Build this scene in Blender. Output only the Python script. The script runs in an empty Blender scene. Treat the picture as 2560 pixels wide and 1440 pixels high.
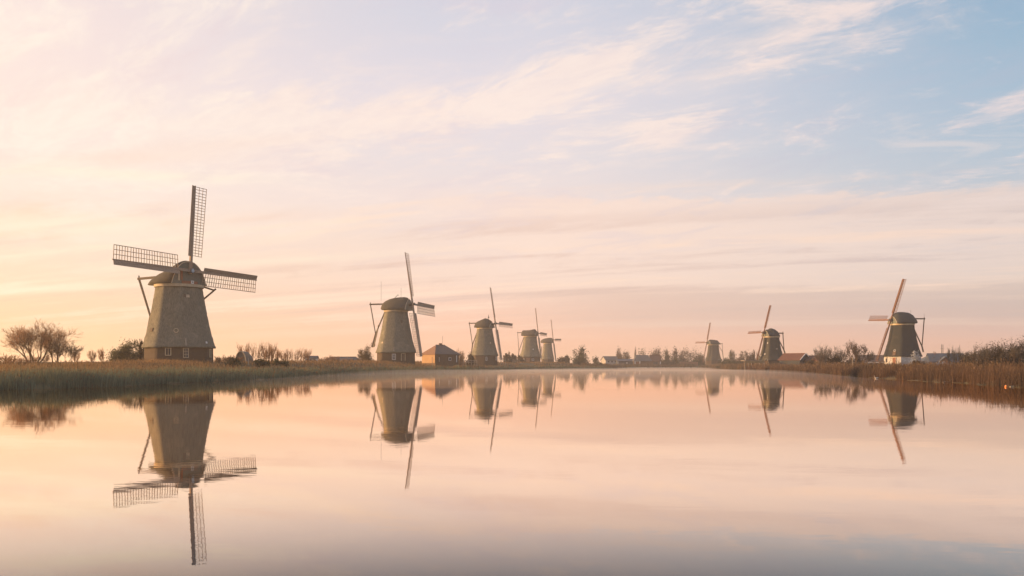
import bpy, bmesh, math, random
import numpy as np
from mathutils import Vector, Matrix

S = bpy.context.scene
COL = S.collection
R = math.radians
F, HZ, EYE = 2217.0, 913.0, 1.6      # focal length and horizon row in photo pixels, eye height in metres

# ------------------------------------------------------------------ camera
cam = bpy.data.cameras.new('camera')
cam.sensor_width = 36.0
cam.lens = 36.0 * F / 2560.0
cam.shift_y = (HZ - 720.0) / 2560.0
cam.clip_start, cam.clip_end = 0.1, 9000.0
cam_o = bpy.data.objects.new('camera', cam)
cam_o.location = (0, 0, EYE)
cam_o.rotation_euler = (R(90), 0, 0)
COL.objects.link(cam_o)
S.camera = cam_o
S.view_settings.view_transform = 'Standard'
S.view_settings.look = 'None'
S.view_settings.gamma = 1.0
S.view_settings.exposure = 0.8
S.view_settings.use_curve_mapping = False
S.cycles.volume_bounces = 1
S.cycles.max_bounces = 8
S.cycles.use_denoising = True

SUN_AZ, SUN_EL = R(-80), R(7.0)      # azimuth measured from +Y towards +X


def lin(c):
    return tuple(((v / 255.0) / 12.92 if v / 255.0 <= 0.04045 else ((v / 255.0 + 0.055) / 1.055) ** 2.4) for v in c)


# ------------------------------------------------------------------ tiny node-expression helper
class X:
    """a float socket that can be written as arithmetic"""
    def __init__(s, nt, sock): s.nt, s.s = nt, sock
    def _m(s, op, *a, clamp=False):
        n = s.nt.nodes.new('ShaderNodeMath'); n.operation = op; n.use_clamp = clamp
        for i, v in enumerate((s,) + a):
            if isinstance(v, X): s.nt.links.new(v.s, n.inputs[i])
            else: n.inputs[i].default_value = v
        return X(s.nt, n.outputs[0])
    def __add__(s, o): return s._m('ADD', o)
    __radd__ = __add__
    def __sub__(s, o): return s._m('SUBTRACT', o)
    def __rsub__(s, o): return s._m('MULTIPLY', -1.0)._m('ADD', o)
    def __mul__(s, o): return s._m('MULTIPLY', o)
    __rmul__ = __mul__
    def __truediv__(s, o): return s._m('DIVIDE', o)
    def abs(s): return s._m('ABSOLUTE')
    def sqrt(s): return s._m('SQRT')
    def max(s, o): return s._m('MAXIMUM', o)
    def min(s, o): return s._m('MINIMUM', o)
    def exp(s): return s._m('EXPONENT')
    def step(s, a, b, o0=0.0, o1=1.0):
        n = s.nt.nodes.new('ShaderNodeMapRange'); n.interpolation_type = 'SMOOTHSTEP'
        s.nt.links.new(s.s, n.inputs['Value'])
        flip = a > b
        n.inputs['From Min'].default_value, n.inputs['From Max'].default_value = (b, a) if flip else (a, b)
        n.inputs['To Min'].default_value, n.inputs['To Max'].default_value = (o1, o0) if flip else (o0, o1)
        return X(s.nt, n.outputs[0])


def vec(nt, x, y, z):
    n = nt.nodes.new('ShaderNodeCombineXYZ')
    for i, v in enumerate((x, y, z)):
        if isinstance(v, X): nt.links.new(v.s, n.inputs[i])
        else: n.inputs[i].default_value = v
    return n.outputs[0]


def noise(nt, v, scale, detail=4.0, rough=0.5, dist=0.0):
    n = nt.nodes.new('ShaderNodeTexNoise')
    n.inputs['Scale'].default_value = scale; n.inputs['Detail'].default_value = detail
    n.inputs['Roughness'].default_value = rough; n.inputs['Distortion'].default_value = dist
    if v is not None: nt.links.new(v, n.inputs['Vector'])
    return X(nt, n.outputs['Fac'])


def ramp(nt, x, keys):
    n = nt.nodes.new('ShaderNodeValToRGB')
    e = n.color_ramp.elements
    while len(e) < len(keys): e.new(0.5)
    for i, (p, c) in enumerate(keys):
        e[i].position = p; e[i].color = tuple(c) + (1.0,)
    nt.links.new(x.s, n.inputs[0])
    return n.outputs[0]


def mix(nt, f, a, b, mode='MIX'):
    n = nt.nodes.new('ShaderNodeMix'); n.data_type = 'RGBA'; n.blend_type = mode
    fi, ai, bi = n.inputs[0], n.inputs[6], n.inputs[7]
    if isinstance(f, X): nt.links.new(f.s, fi)
    else: fi.default_value = f
    for s, v in ((ai, a), (bi, b)):
        if isinstance(v, tuple): s.default_value = v + (1.0,)
        else: nt.links.new(v, s)
    return n.outputs[2]


# ------------------------------------------------------------------ sky: Nishita plus the high thin cloud of the morning
W = bpy.data.worlds.new('World'); S.world = W; W.use_nodes = True
nt = W.node_tree; nt.nodes.clear()
tc = nt.nodes.new('ShaderNodeTexCoord')
sp = nt.nodes.new('ShaderNodeSeparateXYZ'); nt.links.new(tc.outputs['Generated'], sp.inputs[0])
dx, dy, dz = (X(nt, sp.outputs[i]) for i in range(3))
hyp = (dx * dx + dy * dy).sqrt().max(1e-4)
up = dz.max(0.0)
el = up / hyp                                           # tan(elevation)
az = dx._m('ARCTAN2', dy)                               # 0 ahead, + to the right
cosd = (dx * math.sin(SUN_AZ) + dy * math.cos(SUN_AZ)) / hyp
delta = cosd._m('MINIMUM', 1.0)._m('MAXIMUM', -1.0)._m('ARCCOSINE')   # azimuth away from the sun, 0..pi
D28, D58, D88 = (abs(SUN_AZ) + R(a) for a in (-30, 0, 30))


def elv(py, px=1280):
    return (HZ - py) / F / math.sqrt(1 + ((px - 1280) / F) ** 2)


def column(px, keys, zen):
    k = [(math.atan(max(0.0, elv(py, px))) / (math.pi / 2), lin(c)) for py, c in keys] + [(0.55, lin(zen)), (1.0, lin(zen))]
    k.sort(key=lambda t: t[0])
    return ramp(nt, el._m('ARCTANGENT') * (2 / math.pi), k)


cl = column(80, [(913, (255, 206, 150)), (850, (255, 212, 162)), (780, (255, 216, 176)), (700, (254, 221, 190)), (620, (253, 224, 200)),
                 (480, (254, 232, 215)), (250, (252, 229, 218)), (40, (250, 227, 219))], (196, 204, 224))
cc = column(1280, [(913, (252, 192, 162)), (850, (253, 199, 172)), (780, (248, 205, 184)), (700, (247, 217, 200)), (600, (243, 219, 206)),
                   (500, (238, 221, 217)), (400, (230, 220, 222)), (250, (226, 218, 225)), (40, (212, 211, 222))], (150, 172, 205))
cr = column(2480, [(913, (238, 184, 164)), (850, (226, 184, 170)), (780, (214, 186, 179)), (700, (222, 204, 195)), (600, (214, 201, 197)),
                   (480, (186, 195, 206)), (400, (177, 193, 208)), (250, (163, 186, 206)), (100, (150, 180, 203)), (10, (141, 174, 200))], (105, 145, 188))
w1 = delta.step(D28 * 0.85, D58 * 0.98)
w2 = delta.step(D58 - R(2), D88 + R(5))
ca = column(1280, [(913, (214, 180, 172)), (740, (196, 176, 180)), (480, (158, 168, 188)), (10, (118, 150, 182))], (98, 136, 180))
base = mix(nt, delta.step(R(112), R(170)), mix(nt, w2, mix(nt, w1, cl, cc), cr), ca)

# the cloud sheet is a plane overhead: streets run away to a vanishing point low on the left
px_ = dx / (dz + 0.085); py_ = dy / (dz + 0.085)
A = R(-47)
along = px_ * math.sin(A) + py_ * math.cos(A)
across = px_ * math.cos(A) - py_ * math.sin(A)
warp = noise(nt, vec(nt, along * 0.5, across * 0.9, 3.1), 1.0, 3.0, 0.5) - 0.5
P1 = vec(nt, along * 0.42, across + warp * 0.9, 0.0)
P2 = vec(nt, along * 0.75 + warp * 1.2, across * 1.25, 7.7)
A3 = R(-72)
al3 = px_ * math.sin(A3) + py_ * math.cos(A3); ac3 = px_ * math.cos(A3) - py_ * math.sin(A3)
P3 = vec(nt, al3 * 0.15, ac3 * 1.25 + warp * 0.35, 4.2)
big = noise(nt, P1, 1.3, 7.0, 0.6, 0.5)
fine = noise(nt, P2, 3.6, 8.0, 0.68, 0.7)
strk = noise(nt, P3, 1.5, 7.0, 0.6, 0.25)
grain = noise(nt, P2, 13.0, 5.0, 0.72, 0.5)


def blob(px, py, rx, ry, rot, amp):
    """a soft patch of more (or less) cloud round one direction of the sky"""
    a0 = math.atan((px - 1280) / F); e0 = elv(py, px)
    c, s = math.cos(R(rot)), math.sin(R(rot))
    u = (az - a0) * F; v = (el - e0) * F
    a = (u * c + v * s) * (1 / rx); b = (v * c - u * s) * (1 / ry)
    return ((a * a + b * b) * -1.0).exp() * amp


bias = None
for b in ((200, 260, 520, 330, 10, .30), (700, 320, 420, 95, 12, .22), (1130, 285, 400, 60, 8, .27), (1370, 262, 190, 40, 6, .20),
          (1440, 150, 180, 55, 20, .25), (1610, 185, 130, 40, -6, .22), (1780, 190, 230, 38, 26, .15), (1960, 110, 160, 26, 22, .10), (1740, 280, 150, 40, 25, .20),
          (1640, 338, 90, 34, 0, .46), (690, 20, 150, 50, 10, .24), (735, 220, 60, 50, 20, .20), (2520, 262, 230, 30, 17, .34),
          (2520, 402, 130, 10, 11, .24), (2130, 265, 110, 22, 20, .22), (1760, 372, 50, 10, 0, .28), (2020, 478, 50, 24, 0, .26), (2160, 150, 130, 40, 20, .10),
          (2100, 25, 260, 26, 12, .12), (1280, 50, 300, 60, 15, .10), (1700, 60, 200, 60, 20, .10), (1720, 180, 430, 150, 18, .09),
          (930, 130, 330, 100, 5, -.30), (1180, 420, 420, 45, 3, -.10), (1960, 410, 520, 50, 3, -.20), (2480, 150, 230, 120, 20, -.22),
          (820, 240, 110, 60, 0, -.12)):
    t = blob(*b); bias = t if bias is None else bias + t
far_side = delta.step(R(95), R(140)) * 0.08
cov = (big - 0.5) * 0.9 + (fine - 0.5) * 1.9 + (grain - 0.5) * 0.8 + bias * 0.85 + far_side
high = el.step(0.10, 0.22)
m1 = (cov.step(-0.04, 0.52) * 0.80 + (bias * 0.9 + (big - 0.5) * 1.0 + (fine - 0.5) * 0.5).step(-0.15, 0.60) * 0.5).min(1.0) * high
cloud = mix(nt, w2, mix(nt, w1, lin((255, 243, 228)), lin((254, 234, 222))), lin((240, 220, 216)))
shade = (noise(nt, P2, 1.3, 6.0, 0.6, 0.8) * 0.65 + grain * 0.35).step(0.60, 0.42)
cloud = mix(nt, shade * 0.55, cloud, mix(nt, w2, mix(nt, w1, lin((249, 224, 210)), lin((236, 216, 214))), lin((212, 206, 212))))
c1 = mix(nt, m1 * 0.86, base, cloud)

# the lower deck: a soft sheet of stratus with a ragged top edge, streaked
edge = (strk - 0.5) * 0.06 + (fine - 0.5) * 0.05 + (grain - 0.5) * 0.03
deck = (el + az * 0.04 + edge).step(0.197, 0.182) * az.step(R(-9), R(3))
deck_c = mix(nt, w2, lin((250, 223, 208)), lin((231, 211, 203)))
deck_c = mix(nt, el.step(0.135, 0.06), deck_c, base)
c2 = mix(nt, deck * 0.9, c1, deck_c)
lowz = el.step(0.24, 0.16) * el.step(0.015, 0.07)
light = (strk + (fine - 0.5) * 0.25).step(0.50, 0.66) * lowz
dark = (strk + (fine - 0.5) * 0.25).step(0.49, 0.34) * lowz * el.step(0.185, 0.14)
lc = mix(nt, w2, mix(nt, w1, lin((255, 240, 212)), lin((255, 224, 202))), lin((246, 216, 198)))
dc = mix(nt, w2, mix(nt, w1, lin((247, 208, 176)), lin((228, 197, 184))), lin((202, 186, 185)))
c3 = mix(nt, light * 0.8, c2, lc)
c3 = mix(nt, dark * 0.8, c3, dc)
# grey-pink bank along the right-hand horizon, and the bright bars low on the left
bank = ((el + (strk - 0.5) * 0.035 + (fine - 0.5) * 0.012).step(0.089, 0.079) * el.step(0.022, 0.06)) * az.step(R(-3), R(9))
c4 = mix(nt, bank * 0.6, c3, mix(nt, w2, lin((224, 192, 178)), lin((196, 180, 176))))
bars = blob(120, 722, 330, 9, 5, 1.0) + blob(130, 560, 300, 26, 4, .9) + blob(330, 437, 260, 15, 2, .7) + blob(650, 655, 340, 9, 5, .5)
c5 = mix(nt, (bars * (fine * 0.9 + 0.45)).min(1.0) * 0.75, c4, lin((255, 242, 214)))
pinks = blob(330, 395, 170, 16, 6, .8) + blob(560, 360, 200, 18, 8, .5) + blob(640, 545, 260, 12, 5, .7) + blob(60, 500, 120, 20, 12, .5)
c5 = mix(nt, pinks.min(1.0) * 0.5, c5, lin((247, 214, 196)))

# the whole sheet is mottled: thin places show mauve, thick ones catch a pink light
P4 = vec(nt, al3 * 0.55 + warp * 0.8, ac3 * 1.15, 11.3)
mot = noise(nt, P4, 2.1, 8.0, 0.68, 0.9)
mot2 = noise(nt, P2, 2.0, 7.0, 0.66, 1.0)
zone = el.step(0.05, 0.16)
mm1 = (mot * 0.6 + mot2 * 0.4).step(0.50, 0.36) * zone
mm2 = (mot * 0.55 + mot2 * 0.45).step(0.51, 0.66) * zone
c5 = mix(nt, mm1 * 0.30, c5, mix(nt, w2, mix(nt, w1, lin((243, 211, 205)), lin((218, 203, 214))), lin((176, 186, 204))))
c5 = mix(nt, mm2 * 0.38, c5, mix(nt, w2, mix(nt, w1, lin((255, 243, 226)), lin((255, 231, 218))), lin((238, 220, 214))))
bg1 = nt.nodes.new('ShaderNodeBackground'); bg1.inputs[1].default_value = 0.66
nt.links.new(c5, bg1.inputs[0])
ns = nt.nodes.new('ShaderNodeTexSky'); ns.sky_type = 'NISHITA'; ns.sun_disc = False
ns.sun_elevation = SUN_EL; ns.sun_rotation = SUN_AZ
bg2 = nt.nodes.new('ShaderNodeBackground'); bg2.inputs[1].default_value = 0.05
nt.links.new(ns.outputs[0], bg2.inputs[0])
ad = nt.nodes.new('ShaderNodeMixShader'); ad.inputs[0].default_value = 0.88      # thin high cloud veils most of the clear sky
nt.links.new(bg2.outputs[0], ad.inputs[1]); nt.links.new(bg1.outputs[0], ad.inputs[2])
wo = nt.nodes.new('ShaderNodeOutputWorld'); nt.links.new(ad.outputs[0], wo.inputs['Surface'])

# ------------------------------------------------------------------ sun
sl = bpy.data.lights.new('sun', 'SUN'); sl.energy = 5.0; sl.angle = R(0.5); sl.color = (1.0, 0.56, 0.23)
so = bpy.data.objects.new('sun', sl); COL.objects.link(so)
sd = Vector((math.sin(SUN_AZ) * math.cos(SUN_EL), math.cos(SUN_AZ) * math.cos(SUN_EL), math.sin(SUN_EL)))
so.rotation_euler = sd.to_track_quat('Z', 'Y').to_euler()
so.location = sd * 400

# ------------------------------------------------------------------ mesh and object helpers
class MB:
    """collects simple solids and links them as one mesh object"""
    def __init__(s): s.v, s.f = [], []
    def add(s, vs, fs):
        o = len(s.v); s.v += [tuple(p) for p in vs]; s.f += [tuple(i + o for i in f) for f in fs]; return s
    def box(s, c, size, M=None):
        hx, hy, hz = size[0] / 2, size[1] / 2, size[2] / 2
        vs = [Vector((x, y, z)) for x in (-hx, hx) for y in (-hy, hy) for z in (-hz, hz)]
        vs = [(M @ p if M else p) + Vector(c) for p in vs]
        return s.add(vs, [(0, 1, 3, 2), (4, 6, 7, 5), (0, 4, 5, 1), (2, 3, 7, 6), (0, 2, 6, 4), (1, 5, 7, 3)])
    def bar(s, a, b, w, h=None, up=(0, 0, 1), w2=None):
        """rectangular beam from a to b, optionally tapering"""
        a, b = Vector(a), Vector(b); d = (b - a).normalized(); h = h or w
        u = d.cross(Vector(up))
        if u.length < 1e-4: u = d.cross(Vector((1, 0, 0)))
        u.normalize(); n = u.cross(d)
        k = (w2 / w) if w2 else 1.0
        vs = []
        for p, q in ((a, 1.0), (b, k)):
            vs += [p + u * (sx * w / 2 * q) + n * (sy * h / 2 * q) for sx, sy in ((-1, -1), (1, -1), (1, 1), (-1, 1))]
        return s.add(vs, [(3, 2, 1, 0), (4, 5, 6, 7), (0, 1, 5, 4), (1, 2, 6, 5), (2, 3, 7, 6), (3, 0, 4, 7)])
    def tube(s, pts, rad, n=6):
        pts = [Vector(p) for p in pts]; base = len(s.v)
        for i, p in enumerate(pts):
            d = (pts[min(i + 1, len(pts) - 1)] - pts[max(i - 1, 0)]).normalized()
            u = d.cross(Vector((0, 0, 1)))
            if u.length < 1e-3: u = d.cross(Vector((1, 0, 0)))
            u.normalize(); w = d.cross(u)
            r = rad[i] if hasattr(rad, '__len__') else rad
            s.v += [tuple(p + u * (r * math.cos(2 * math.pi * k / n)) + w * (r * math.sin(2 * math.pi * k / n))) for k in range(n)]
        for i in range(len(pts) - 1):
            for k in range(n):
                a, b = base + i * n + k, base + i * n + (k + 1) % n
                s.f.append((a, b, b + n, a + n))
        s.f.append(tuple(base + k for k in range(n))[::-1]); s.f.append(tuple(base + (len(pts) - 1) * n + k for k in range(n)))
        return s
    def rings(s, rings, cap0=True, cap1=True, close=True):
        base = len(s.v); n = len(rings[0])
        for r in rings: s.v += [tuple(p) for p in r]
        for i in range(len(rings) - 1):
            for k in range(n if close else n - 1):
                a, b = base + i * n + k, base + i * n + (k + 1) % n
                s.f.append((a, b, b + n, a + n))
        if cap0: s.f.append(tuple(base + k for k in range(n))[::-1])
        if cap1: s.f.append(tuple(base + (len(rings) - 1) * n + k for k in range(n)))
        return s
    def mesh(s, name, m, smooth=False):
        me = bpy.data.meshes.new(name); me.from_pydata(s.v, [], s.f); me.materials.append(m)
        if smooth: me.polygons.foreach_set('use_smooth', [True] * len(me.polygons))
        me.update(); return me
    def obj(s, name, m, parent=None, smooth=False):
        return link(name, s.mesh(name, m, smooth), parent)


def link(name, data, parent=None):
    o = bpy.data.objects.new(name, data); COL.objects.link(o)
    if parent: o.parent = parent
    return o


def tag(o, label=None, cat=None, group=None, kind=None):
    if label: o['label'] = label
    if cat: o['category'] = cat
    if group: o['group'] = group
    if kind: o['kind'] = kind
    return o


def thing(name, loc, label, cat, group=None, rz=0.0):
    o = link(name, None); o.location = loc; o.rotation_euler = (0, 0, rz)
    return tag(o, label, cat, group)


def copy_tree(o, parent=None):
    c = o.copy(); COL.objects.link(c); c.parent = parent
    for ch in list(o.children): copy_tree(ch, c)
    return c


def at(px, D, z=0.0):
    """the world point seen at photo column px at depth D"""
    return Vector(((px - 1280.0) / F * D, D, z))


def zat(py, D): return EYE + (HZ - py) / F * D


# ------------------------------------------------------------------ materials
def mat(name, c, c2=None, scale=3.0, rough=0.85, bump=0.0, stretch=(1, 1, 1), spec=0.25, lo=0.35, hi=0.65, c3=None, s3=0.25, trans=0.0):
    m = bpy.data.materials.new(name); m.use_nodes = True
    t = m.node_tree; p = t.nodes['Principled BSDF']
    p.inputs['Roughness'].default_value = rough; p.inputs['Specular IOR Level'].default_value = spec
    p.inputs['Base Color'].default_value = tuple(c) + (1,)
    if c2 or bump:
        tcn = t.nodes.new('ShaderNodeTexCoord'); mp = t.nodes.new('ShaderNodeMapping')
        mp.inputs['Scale'].default_value = stretch
        t.links.new(tcn.outputs['Object'], mp.inputs[0])
        f = noise(t, mp.outputs[0], scale, 6.0, 0.62, 0.3)
        if c2:
            col = mix(t, f.step(lo, hi), tuple(c), tuple(c2))
            if c3:
                g = noise(t, tcn.outputs['Object'], s3, 5.0, 0.6, 0.6)
                col = mix(t, g.step(0.48, 0.72) * 0.5, col, tuple(c3))
                g2 = noise(t, tcn.outputs['Object'], s3 * 1.7, 6.0, 0.65, 0.8)
                col = mix(t, g2.step(0.52, 0.74) * 0.45, col, tuple(v * 0.55 for v in c))
            t.links.new(col, p.inputs['Base Color'])
        if bump:
            b = t.nodes.new('ShaderNodeBump'); b.inputs['Strength'].default_value = bump; b.inputs['Distance'].default_value = 0.08
            t.links.new(f.s, b.inputs['Height']); t.links.new(b.outputs[0], p.inputs['Normal'])
    return m


def attr_mat(name, rough=0.8, trans=0.35):
    """plants: the colour of each blade or leaf, with some light passing through it"""
    m = bpy.data.materials.new(name); m.use_nodes = True
    t = m.node_tree; t.nodes.clear()
    a = t.nodes.new('ShaderNodeAttribute'); a.attribute_name = 'tint'
    d = t.nodes.new('ShaderNodeBsdfDiffuse'); tr = t.nodes.new('ShaderNodeBsdfTranslucent'); mx = t.nodes.new('ShaderNodeMixShader')
    mx.inputs[0].default_value = trans
    t.links.new(a.outputs['Color'], d.inputs[0]); t.links.new(a.outputs['Color'], tr.inputs[0])
    t.links.new(d.outputs[0], mx.inputs[1]); t.links.new(tr.outputs[0], mx.inputs[2])
    o = t.nodes.new('ShaderNodeOutputMaterial'); t.links.new(mx.outputs[0], o.inputs['Surface'])
    return m


M = dict(
    thatch=mat('thatch', (.21, .20, .155), (.11, .107, .088), 3.2, .95, .7, (3, 3, .35), .1, c3=(.29, .265, .20), s3=.5),
    thatch_right=mat('thatch_green', (.042, .047, .046), (.028, .033, .034), 5.0, .95, .6, (3, 3, .7), .1, c3=(.07, .066, .054), s3=.45),
    thatch_mid=mat('thatch_grey', (.085, .083, .068), (.055, .056, .048), 5.0, .95, .6, (3, 3, .7), .1, c3=(.12, .105, .08), s3=.45),
    cap=mat('cap_thatch', (.095, .088, .07), (.06, .058, .05), 6.0, .95, .5, (2, 2, 2), .1, c3=(.13, .115, .09), s3=.7),
    cap_right=mat('cap_slate', (.06, .066, .066), (.04, .046, .048), 6.0, .9, .5, (2, 2, 2), .15),
    brick=mat('brick_base', (.105, .078, .056), (.07, .055, .043), 4.0, .9, .3, (1, 1, 3), .15),
    brick_white=mat('whitewash', (.58, .58, .58), (.32, .31, .30), 3.0, .9, .2, (2, 2, .6), .15, .42, .62),
    trim=mat('pale_trim', (.55, .45, .30), (.42, .34, .24), 2.0, .7, 0, (1, 1, 1), .3),
    white=mat('white_paint', (.78, .76, .72), (.66, .64, .60), 4.0, .6, 0, (1, 1, 1), .4),
    wood=mat('old_wood', (.14, .11, .08), (.09, .07, .055), 8.0, .85, .2, (1, 1, 1), .2),
    board=mat('sail_board', (.38, .29, .22), (.28, .21, .16), 6.0, .8, .1, (1, 1, 1), .2),
    sail_red=mat('red_brown_sail', (.19, .095, .058), (.13, .068, .046), 6.0, .75, .1, (1, 1, 1), .25),
    green=mat('green_grey_paint', (.13, .15, .13), (.10, .115, .10), 3.0, .6, 0, (1, 1, 1), .3),
    redbrown=mat('red_brown_paint', (.28, .11, .06), (.2, .08, .05), 3.0, .6),
    star=mat('pale_blue_paint', (.45, .56, .62), (.38, .48, .55), 3.0, .5),
    iron=mat('iron', (.05, .05, .055), (.08, .075, .07), 5.0, .55, 0, (1, 1, 1), .4),
    glass=mat('window_glass', (.04, .05, .06), rough=.08, spec=.6),
    tile_red=mat('red_tiles', (.15, .075, .055), (.105, .055, .042), 2.5, .8, .3, (1, 1, 4), .2),
    tile_orange=mat('orange_brown_tiles', (.30, .17, .10), (.2, .12, .08), 2.5, .8, .3, (1, 1, 4), .2),
    roof_dark=mat('dark_tiles', (.15, .115, .095), (.11, .085, .07), 2.5, .7, .3, (1, 1, 4), .3),
    roof_blue=mat('blue_grey_tiles', (.115, .135, .16), (.09, .105, .125), 2.5, .75, .2, (1, 1, 4), .15),
    roof_grey=mat('grey_tiles', (.13, .125, .12), (.10, .095, .09), 2.5, .75, .2, (1, 1, 4), .3),
    plank=mat('tarred_planks', (.17, .115, .075), (.115, .08, .055), 3.0, .85, .2, (4, 4, .5), .2),
    plank_blue=mat('blue_black_planks', (.05, .065, .08), (.04, .05, .06), 3.0, .8, .2, (4, 4, .5), .25),
    plank_sunlit=mat('sunlit_planks', (.42, .24, .10), (.34, .18, .07), 3.0, .6, .1, (4, 4, .5), .35),  # low sunlight put into the plank colour, for the shed's left end wall
    plaster=mat('pale_plaster', (.42, .40, .38), (.34, .32, .30), 2.0, .85, 0, (1, 1, 1), .2),
    stage=mat('staging_wood', (.36, .26, .13), (.26, .18, .09), 3.0, .8, .1, (1, 1, 1), .25),
    post=mat('weathered_posts', (.42, .36, .28), (.30, .25, .2), 3.0, .8, 0, (1, 1, 1), .2),
    bark=mat('bark', (.15, .105, .075), (.10, .072, .052), 6.0, .95, .4, (2, 2, .6), .1),
    twig=mat('twigs', (.16, .095, .06), (.11, .07, .045), 1.2, .9),
    twig_orange=mat('orange_twigs', (.26, .14, .07), (.18, .10, .06), 1.2, .9),
    twig_grey=mat('grey_twigs', (.15, .13, .115), (.10, .085, .07), 1.2, .9),
    orange=mat('orange_buoy', (.75, .28, .09), rough=.4),
    feather=mat('white_feathers', (.55, .51, .44), (.42, .38, .32), 6.0, .8),
    bill=mat('orange_bill', (.7, .3, .05), rough=.5),
    tarp=mat('pale_tarp', (.19, .165, .135), (.15, .13, .105), 2.0, .75, .1),
    leaf=attr_mat('leaves', trans=.45), reed=attr_mat('reeds', trans=.4),
)

# ------------------------------------------------------------------ land and water
LEFT_SHORE = [(0, 975), (260, 968), (520, 954), (700, 947), (860, 938), (1000, 934), (1100, 931.5), (1190, 929.5), (1203, 927.2), (1235, 925.0),
              (1300, 923.4), (1400, 922.2), (1530, 921.7)]
RIGHT_SHORE = [(1800, 921.6), (1850, 924.2), (1862, 926.0), (1960, 930.5), (2100, 938.5), (2200, 946), (2350, 956), (2560, 970)]


def shore_xy(p):
    D = F * EYE / (p[1] - HZ); return ((p[0] - 1280) / F * D, D)


LS = [(-38.0, -6.0), (-37.5, 20.0)] + [shore_xy(p) for p in LEFT_SHORE]
FS = [(56.0, 505.0), (66.0, 532.0), (90.0, 540.0), (112.0, 538.0), (118.0, 500.0)]
RS = [shore_xy(p) for p in RIGHT_SHORE] + [(34.0, 30.0), (38.0, -6.0)]
LAKE = np.array(LS + FS + RS)


def lake_dist(P):
    """signed distance to the lake edge: positive on land"""
    P = np.asarray(P, float); a = LAKE; b = np.roll(LAKE, -1, axis=0)
    d = np.full(len(P), 1e9); inside = np.zeros(len(P), bool)
    for (x1, y1), (x2, y2) in zip(a, b):
        ex, ey = x2 - x1, y2 - y1
        t = np.clip(((P[:, 0] - x1) * ex + (P[:, 1] - y1) * ey) / (ex * ex + ey * ey), 0, 1)
        d = np.minimum(d, np.hypot(P[:, 0] - x1 - t * ex, P[:, 1] - y1 - t * ey))
        c = ((y1 > P[:, 1]) != (y2 > P[:, 1]))
        with np.errstate(divide='ignore', invalid='ignore'):
            inside ^= c & (P[:, 0] < (x2 - x1) * (P[:, 1] - y1) / (y2 - y1) + x1)
    return np.where(inside, -d, d)


def sstep(x, a, b):
    t = np.clip((x - a) / (b - a), 0, 1); return t * t * (3 - 2 * t)


def vnoise(P, s, seed=0):
    k = np.random.default_rng(seed).normal(0, 1, (7, 2)); ph = np.random.default_rng(seed + 1).random(7) * 6.28
    v = sum(np.sin((P @ kk) * s * (1 + .45 * i) + p) / (1 + .25 * i) for i, (kk, p) in enumerate(zip(k, ph)))
    return v / 3.2


def bays(P):
    """how far the water bites into the bank"""
    return np.maximum(0, vnoise(P, .33, 41)) * 2.2 + np.maximum(0, vnoise(P, 1.1, 43)) * .7 - .25


def ground_z(P):
    P = np.asarray(P, float); x, y = P[:, 0], P[:, 1]
    d = lake_dist(P); d = d - bays(P) * sstep(d, -6, 0) * (1 - sstep(d, 6, 12))
    left = 1 - sstep(x - 0.11 * y, -6, 8)
    far = sstep(y, 470, 540)
    dike = left * np.where(y < 146, np.maximum(1.15, 2.05 - (146 - y) * 0.014), 2.05 + np.clip(y - 146, 0, 420) * 0.0026) + (1 - left) * 1.05
    dike = dike * (1 - far) + 1.5 * far
    shelf = np.where(d > 0, 0.05 + 0.40 * sstep(d, 0, 2.0), 0.05 - 0.9 * sstep(-d, 0, 2.5))
    w = sstep(d, 4 + 3 * left, 16 + 10 * left)
    z = shelf * (1 - w) + dike * w
    z += np.where(d > 1, (np.sin(x * .31 + 1.3) * np.sin(y * .23) * .06 + np.sin(x * .07) * np.cos(y * .05 + x * .02) * .09), 0)
    return z


def gz(x, y): return float(ground_z([(x, y)])[0])


az_ = np.radians(np.concatenate([np.arange(-180, -36, 2.0), np.arange(-36, 36, 0.25), np.arange(36, 180, 2.0)]))
rr = np.concatenate([[2.0], 4.0 * (3000 / 4.0) ** np.linspace(0, 1, 210)])
AZ, RR = np.meshgrid(az_, rr)
GP = np.stack([np.sin(AZ).ravel() * RR.ravel(), np.cos(AZ).ravel() * RR.ravel()], 1)
gzv = ground_z(GP)
na, nr = len(az_), len(rr)
verts = np.concatenate([np.column_stack([GP, gzv]), [[0, 0, -0.85]]])
ii, jj = np.meshgrid(np.arange(nr - 1), np.arange(na), indexing='ij')
q = np.stack([ii * na + jj, ii * na + (jj + 1) % na, (ii + 1) * na + (jj + 1) % na, (ii + 1) * na + jj], -1).reshape(-1, 4)
me = bpy.data.meshes.new('ground')
me.from_pydata(verts.tolist(), [], q[:, ::-1].tolist() + [(na * nr, (j + 1) % na, j) for j in range(na)])
me.materials.append(mat('winter_meadow', (.085, .085, .045), (.14, .105, .06), .35, .95, .4, (1, 1, 1), .1, c3=(.16, .13, .075), s3=.06))
me.polygons.foreach_set('use_smooth', [True] * len(me.polygons)); me.update()
tag(link('ground', me), kind='structure')

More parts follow.
